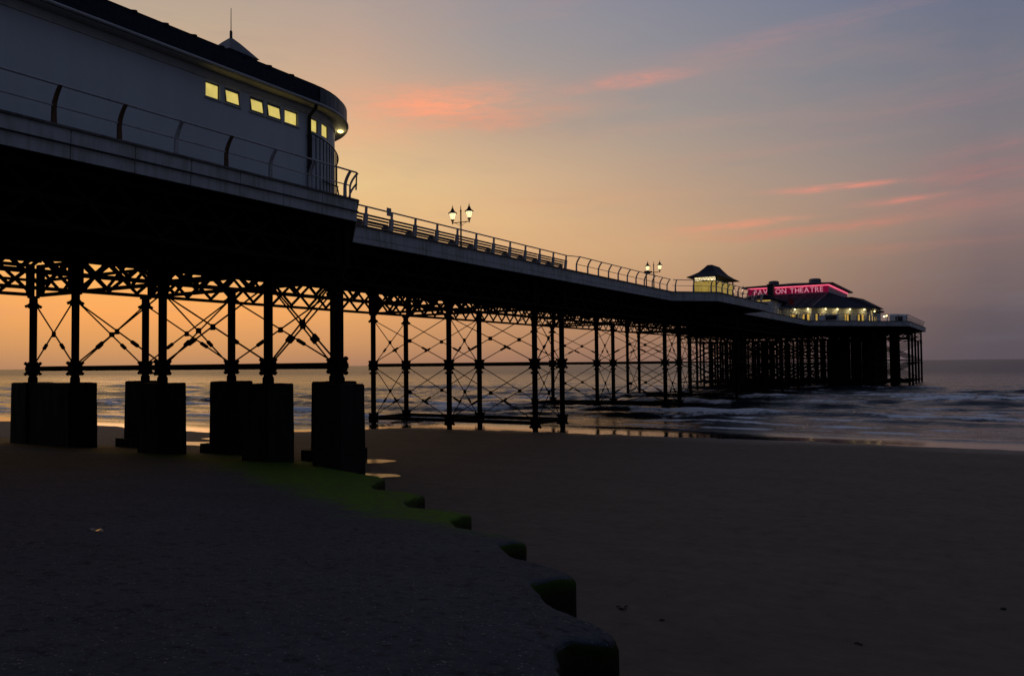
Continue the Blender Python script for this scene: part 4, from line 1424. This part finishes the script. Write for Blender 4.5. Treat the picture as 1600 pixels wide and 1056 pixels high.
fs += [(m_, m_ + 1, m_ + 2, m_ + 3), (3, 2, 1, 0)]
rr.add(vs, fs)
rr.build('roof', 'slate', sh)
ld = bpy.data.lights.new('shelter_light', 'POINT')
ld.energy = 8
ld.color = (1.0, 0.85, 0.3)
lob = bpy.data.objects.new('shelter_light', ld)
COL.objects.link(lob)
lob.parent = sh
lob.location = (0.0, 0, 2.2)

# ---------------------------------------------------------------- pavilion theatre
th = thing('pavilion_theatre', P(186, 36.75, ZT), 'theatre with a red lit sign and broad dark roof on the pier head', 'theatre')
EZ = 15.55
ap = 17.3
eave = [(165.5, 29.6), (165.5, 43.9), (176.5, 53.5), (194, 53.5), (206, 44), (206, 29.5), (194, 19.8), (176.5, 20.0)]       # (s, D)


def shrink(poly, k, c=(185.7, 36.75)):
    return [(c[0] + (s - c[0]) * k, c[1] + (D - c[1]) * k) for s, D in poly]


wl = shrink(eave, 0.925)
MB().prism([(-D, s) for s, D in wl], ZT - 0.01, EZ - 0.12).build('wall', 'wall', th)
MB().prism([(-D, s) for s, D in shrink(eave, 1.004)], EZ - 0.14, EZ + 0.12).build('eaves_fascia', 'lead', th)
UB = [(177, 28.5), (177, 45.0), (203, 45.0), (203, 28.5)]
UZ0, UZ1 = 19.15, 20.75
lr = MB()
ev = [P(s, D, EZ + 0.12) for s, D in eave]
ub = [P(s, D, UZ0) for s, D in UB]
lr.add(ev + ub, [(0, 1, 9, 8), (1, 2, 9), (2, 3, 10, 9), (3, 4, 10), (4, 5, 11, 10), (5, 6, 11), (6, 7, 8, 11), (7, 0, 8)])
low = lr.build('lower_roof', 'slate', th)
# standing seams on the visible roof slopes
for (i, j, k, l, nn) in ((0, 1, 9, 8, 9), (6, 7, 8, 11, 12)):
    A, B, C2, D2 = [(ev + ub)[q] for q in (i, j, k, l)]
    for q in range(1, nn):
        f = q / nn
        MB().beam(A.lerp(B, f) + Vector((0, 0, 0.04)), D2.lerp(C2, f) + Vector((0, 0, 0.04)), 0.06, 0.08).build('seam', 'slate', low)
for a, b in ((0, 8), (7, 8), (1, 9), (6, 11)):
    MB().beam((ev + ub)[a] + Vector((0, 0, 0.06)), (ev + ub)[b] + Vector((0, 0, 0.06)), 0.2, 0.12).build('hip', 'lead', low)
MB().prism([(-D, s) for s, D in UB], UZ0 - 0.4, UZ1).build('upper_wall', 'wall', th)
# sign board on the landward face, neon along its top and the near side
MB().box(P(176.93, 36.75, (UZ0 + UZ1) / 2 + 0.08), (16.6, 0.1, 1.45)).build('sign_board', 'sign_red', th)
MB().box(P(176.80, 36.75, UZ1 + 0.0), (16.7, 0.12, 0.20)).build('neon_strip', 'neon', th)
MB().box(P(190, 28.36, UZ1 + 0.0), (0.12, 26.2, 0.18)).build('neon_strip', 'neon', th)
letters = []
cur = 0.0
for ch in 'PAVILION THEATRE':
    if ch == ' ':
        cur += 0.62
        continue
    fc = bpy.data.curves.new('letter', 'FONT')
    fc.body = ch
    fc.size = 1.5
    fc.extrude = 0.04
    ft = bpy.data.objects.new('letter_source', fc)
    COL.objects.link(ft)
    bpy.context.view_layer.update()
    lme = bpy.data.meshes.new_from_object(ft.evaluated_get(bpy.context.evaluated_depsgraph_get()))
    bpy.data.objects.remove(ft)
    bpy.data.curves.remove(fc)
    xv = [v.co.x for v in lme.vertices]
    for v in lme.vertices:
        v.co.x -= min(xv)
    lme.materials.clear()
    lme.materials.append(M['letter'])
    letters.append((lme, cur))
    cur += max(xv) - min(xv) + 0.20
cur -= 0.20
for lme, x in letters:
    o = bpy.data.objects.new('letter', lme)
    COL.objects.link(o)
    o.parent = th
    o.rotation_euler = (R(90), 0, 0)
    o.location = P(176.78, 36.6, 19.42) - th.location + Vector(((x - cur / 2) * 14.2 / cur, 0, 0))
    o.scale = (14.2 / cur, 1, 1)
MB().prism([(-D, s) for s, D in [(175.9, 27.4), (175.9, 46.1), (204.2, 46.1), (204.2, 27.4)]], UZ1 + 0.12, UZ1 + 0.42).build('upper_eaves', 'dark_metal', th)
ur = MB()
b4 = [P(s, D, UZ1 + 0.42) for s, D in [(175.9, 27.4), (175.9, 46.1), (204.2, 46.1), (204.2, 27.4)]]
tp = [P(184, 36.75, UZ1 + 1.45), P(198, 36.75, UZ1 + 1.45)]
ur.add(b4 + tp, [(0, 1, 4), (1, 2, 5, 4), (2, 3, 5), (3, 0, 4, 5)])
ur.build('upper_roof', 'slate', th)
for (s, D, wd) in ((181, 40.4, 2.2), (181, 31.8, 2.5)):
    vm = MB().lathe(P(s, D, 21.3), [(wd * 0.55, 0), (wd * 0.55, 0.5), (wd * 0.5, 0.55), (wd * 0.52, 1.0), (wd * 0.44, 1.25), (wd * 0.2, 1.33)], 8)
    vm.build('roof_vent', 'lead', th)
# rear lower roof block
rb = MB()
e2 = [P(s, D, 17.3) for s, D in [(197, 22.3), (197, 40), (214, 40), (213, 21.6)]]
r2 = [P(s, D, 19.65) for s, D in [(199, 27.0), (199, 36), (210, 36), (208, 25.6)]]
rb.add(e2 + r2, [(0, 1, 5, 4), (1, 2, 6, 5), (2, 3, 7, 6), (3, 0, 4, 7), (4, 5, 6, 7)])
rb.build('rear_roof', 'slate', th)
MB().prism([(-D, s) for s, D in [(198, 23.0), (198, 39), (213, 39), (212.4, 22.4)]], ZT - 0.01, 17.29).build('rear_wall', 'wall', th)
# entrance porch: two storey white block with a dark gable
po = MB()
po.prism([(-D, s) for s, D in [(159.5, 36.0), (159.5, 41.5), (168, 41.5), (168, 36.0)]], ZT - 0.01, 16.95)
porch = po.build('porch', 'wall', th)
pr = MB()
g0 = [P(159.2, 35.3, 16.9), P(159.2, 37.6, 17.8), P(159.2, 42.0, 16.9), P(175.5, 35.3, 16.9), P(175.5, 37.6, 17.8), P(175.5, 42.0, 16.9)]
pr.add(g0 + [v + Vector((0, 0, 0.3)) for v in g0], [(0, 3, 4, 1), (1, 4, 5, 2), (6, 7, 10, 9), (7, 8, 11, 10), (0, 1, 7, 6), (1, 2, 8, 7), (0, 6, 9, 3), (2, 5, 11, 8)])
pr.add([g0[0], g0[2], g0[1]], [(0, 1, 2)])
pr.build('porch_roof', 'slate', porch)
for i, D in enumerate((36.7, 37.8, 38.9, 40.0, 41.0)):
    for z in (13.9, 15.6):
        fo = MB().box(P(159.47, D, z), (0.8, 0.06, 1.0)).build('window', 'trim', porch)
MB().box(P(159.44, 37.6, 16.8), (2.6, 0.05, 0.22)).build('lit_strip', 'amber_pane', porch)

MB().box(P(172, 39.0, 18.9), (1.15, 1.6, 4.1)).build('chimney', 'dark_metal', th)
MB().box(P(172, 39.0, 21.0), (1.35, 1.8, 0.14)).build('chimney_cap', 'dark_metal', th)

# windows and eave lamps on the outer walls
def along(i, j, f, off):
    (sa, Da), (sb, Db) = wl[i], wl[j]
    a, b = P(sa, Da, 0), P(sb, Db, 0)
    dv = (b - a).normalized()
    nv = Vector((dv.y, -dv.x, 0))
    c = a.lerp(b, f)
    if (c - Vector((-36.75, 185.7, 0))).dot(nv) < 0:
        nv = -nv
    return c + nv * off, dv


LW = [(0, 1, f) for f in (0.08, 0.25, 0.42)] + [(7, 0, f) for f in (0.12, 0.36, 0.62, 0.88)] + [(6, 7, f) for f in (0.1, 0.32, 0.55, 0.8)]
for q, (i, j, f) in enumerate(LW):
    c, dv = along(i, j, f, 0.03)
    mb = MB()
    mb.beam(c - dv * 0.75 + Vector((0, 0, ZT + 1.35)), c + dv * 0.75 + Vector((0, 0, ZT + 1.35)), 0.08, 1.5)
    fo = mb.build('window', 'frame', th)
    c2, _ = along(i, j, f, 0.085)
    for sg in (-1, 0, 1):
        MB().beam(c2 + dv * (sg * 0.47 - 0.21) + Vector((0, 0, ZT + 1.35)), c2 + dv * (sg * 0.47 + 0.21) + Vector((0, 0, ZT + 1.35)), 0.02, 1.3).build('pane', 'amber_pane' if (q + sg) % 3 else 'dim_pane', fo)
for q, (i, j, f) in enumerate([(0, 1, 0.5), (0, 1, 0.23), (0, 1, 0.04), (7, 0, 0.78), (7, 0, 0.57), (7, 0, 0.345), (7, 0, 0.08), (6, 7, 0.55)]):
    c, dv = along(i, j, f, 0.55)
    MB().lathe(c + Vector((0, 0, EZ - 0.42)), [(0.06, 0), (0.15, 0.08), (0.15, 0.2), (0.05, 0.27)], 8).build('eave_lamp', 'bulb', th)
    ld = bpy.data.lights.new('eave_light', 'POINT')
    ld.energy = 13
    ld.color = (1.0, 0.72, 0.26)
    ld.shadow_soft_size = 0.15
    lob = bpy.data.objects.new('eave_light', ld)
    COL.objects.link(lob)
    lob.parent = th
    lob.location = c + Vector((0, 0, EZ - 0.75)) - th.location + (c - (P(185.7, 36.75, 0))).normalized() * 0.35 * Vector((1, 1, 0)).length * 0.3
# small wall globes at the seaward corner and bulbs on standards
for q, (s, D, z, lab) in enumerate([(197.5, 19.6, 14.9, 'first'), (200.0, 20.4, 14.9, 'second')]):
    MB().lathe(P(s, D, z), [(0.1, -0.15), (0.2, -0.08), (0.22, 0.02), (0.12, 0.16)], 8).build('wall_globe', 'bulb', th)
for q, (s, D, z, lab) in enumerate([(196.0, 17.8, 1.75, 'globe lamp on a short post nearest the theatre corner'), (197.5, 16.6, 1.15, 'low globe lamp in the middle of the three past the theatre'), (199.5, 15.4, 0.8, 'lowest globe lamp, nearest the white hut')]):
    t = thing('globe_lamp', P(s, D, ZT), lab, 'lamp', 'globe lamps beside the theatre')
    MB().lathe(P(s, D, ZT), [(0.06, 0), (0.04, 0.1), (0.04, z)], 8).build('post', 'dark_metal', t)
    MB().lathe(P(s, D, ZT + z), [(0.08, 0), (0.2, 0.1), (0.22, 0.2), (0.12, 0.36)], 8).build('globe', 'bulb', t)

# red flag on the lower roof edge
t = thing('red_flag', P(164.4, 34.0, EZ), 'small red flag hanging against the dark theatre roof', 'flag')
MB().tube([P(164.6, 33.9, EZ - 0.1), P(164.4, 33.9, EZ + 1.9)], 0.03, 6).build('pole', 'dark_metal', t)
fl = MB()
for k in range(6):
    a, b = 33.85 - 0.14 * k, 33.85 - 0.14 * (k + 1)
    oa, ob = 0.06 * math.sin(k * 1.3), 0.06 * math.sin((k + 1) * 1.3)
    fl.add([P(164.4 + oa, a, EZ + 0.7 - 0.05 * k), P(164.4 + ob, b, EZ + 0.65 - 0.05 * k), P(164.4 + ob, b, EZ + 1.85 - 0.04 * (k + 1)), P(164.4 + oa, a, EZ + 1.85 - 0.04 * k)], [(0, 1, 2, 3)])
fl.build('cloth', 'red_cloth', t)

# white hut and box on the head
t = thing('deck_hut', P(178, 14.8, ZT), 'low white hut with a dark hatch at the seaward corner of the pier head', 'hut')
hb = MB()
a = [(176.4, 14.0), (179.4, 14.0), (179.4, 17.0), (176.4, 17.0)]
hb.add([P(s, D, ZT) for s, D in a] + [P(s, D, ZT + h) for (s, D), h in zip(a, (1.5, 1.9, 2.1, 1.7))],
       [(0, 1, 5, 4), (1, 2, 6, 5), (2, 3, 7, 6), (3, 0, 4, 7), (4, 5, 6, 7)])
hb.build('hut_wall', 'wall', t)
MB().box(P(176.37, 15.3, ZT + 0.95), (1.3, 0.06, 0.9)).build('hatch', 'dark_metal', t)
MB().box(P(177.9, 13.97, ZT + 0.9), (0.06, 1.5, 0.8)).build('hatch', 'dark_metal', t)
t = thing('storage_box', P(157, 25.2, ZT), 'white box with a dark front behind the railing below the theatre wall', 'box')
MB().box(P(157.5, 25.4, ZT + 0.6), (3.4, 1.0, 1.2)).build('box_body', 'wall', t)
MB().box(P(156.97, 24.9, ZT + 0.65), (1.9, 0.06, 0.8)).build('box_front', 'dark_metal', t)

# person at the rail of the pier head
def build_person(s, D):
    base = P(s, D, ZT + 0.02)
    t = thing('person', base, 'person in dark clothes standing by the railing right of the theatre lights', 'person')
    bm_ = bmesh.new()
    ly = bm_.verts.layers.skin.verify()
    J3 = [(0, 0, .95), (0, .02, 1.2), (0, .02, 1.38), (0, .02, 1.5), (0, .04, 1.62), (0, .04, 1.76), (-.1, 0, .9), (-.11, .03, .5), (-.11, -.02, .08), (-.12, .15, .04), (.1, 0, .9), (.12, .04, .5), (.13, -.02, .08), (.14, .15, .04),
          (-.2, .01, 1.4), (-.26, .05, 1.12), (-.18, .27, 1.04), (.2, .01, 1.4), (.26, .05, 1.12), (.18, .27, 1.04)]
    E3 = [(0, 1), (1, 2), (2, 3), (3, 4), (4, 5), (0, 6), (6, 7), (7, 8), (8, 9), (0, 10), (10, 11), (11, 12), (12, 13), (2, 14), (14, 15), (15, 16), (2, 17), (17, 18), (18, 19)]
    R3 = [.15, .14, .15, .06, .1, .085, .1, .065, .045, .04, .1, .065, .045, .04, .07, .05, .035, .07, .05, .035]
    vs = [bm_.verts.new(v) for v in J3]
    for a, b in E3:
        bm_.edges.new((vs[a], vs[b]))
    for v, r in zip(vs, R3):
        v[ly].radius = (r, r)
    vs[0][ly].use_root = True
    me = bpy.data.meshes.new('body')
    bm_.to_mesh(me)
    bm_.free()
    o = bpy.data.objects.new('body', me)
    COL.objects.link(o)
    o.parent = t
    o.rotation_euler = (0, 0, R(-120))
    o.modifiers.new('skin', 'SKIN')
    o.modifiers.new('sub', 'SUBSURF').render_levels = 1
    me.materials.append(M['clothes'])
    return t


build_person(187.5, 15.2)

# ---------------------------------------------------------------- small things on the ground
def clump(name, c, r, n, mat, label, cat, group=None):
    mb = MB()
    for k in range(n):
        a = random.uniform(0, 6.28)
        q = Vector((c[0] + random.gauss(0, r * 0.5), c[1] + random.gauss(0, r * 0.5), c[2]))
        L = random.uniform(0.4, 1.0) * r
        pts = [q + Vector((math.cos(a) * L * t, math.sin(a) * L * t, 0.006 + 0.012 * math.sin(3.14 * t))) for t in (0, 0.33, 0.66, 1)]
        mb.tube(pts, [0.008, 0.016, 0.014, 0.005], 5)
    return tag(mb.build(name, mat, None, c), label, cat, group)


for (x, y, r, lab) in ((-6.19, 14.53, 0.10, 'small dark clump of seaweed on the sand right of the stepped edge'), (-2.0, 14.6, 0.05, 'tiny scrap of seaweed alone at the lower right of the sand'),
                       (-5.3, 14.2, 0.045, 'speck of seaweed beside the larger clump'), (0.1, 18.0, 0.06, 'lone strand of seaweed far out on the open sand')):
    clump('seaweed_clump', (x, y, float(sand_z(np.array(y))) + 0.01), r, 12, 'weed', lab, 'seaweed', 'seaweed scraps on the sand')
sp = MB()
c = Vector((-11.13, 6.94, apron_z(6.94)))
pts = [(.7 * a_, .7 * b_, c_) for a_, b_, c_ in [(-.24, -.02, .01), (-.1, .05, .03), (.02, .0, .012), (.12, .06, .035), (.25, .03, .012), (.2, -.06, .02), (.03, -.07, .008), (-.12, -.06, .03)]]
sp.add([c + Vector(p) for p in pts] + [c + Vector(p) - Vector((0, 0, 0.008)) for p in pts], [(0, 7, 1), (1, 7, 6, 2), (2, 6, 5, 3), (3, 5, 4)] + [(8 + a, 8 + b, 8 + d_) for a, b, d_ in ((1, 7, 0), (2, 6, 7), (3, 5, 6), (4, 5, 3))])
tag(sp.build('wrapper_scrap', 'scrap', None, c), 'crumpled scrap of foil glinting on the dark concrete slope', 'litter')
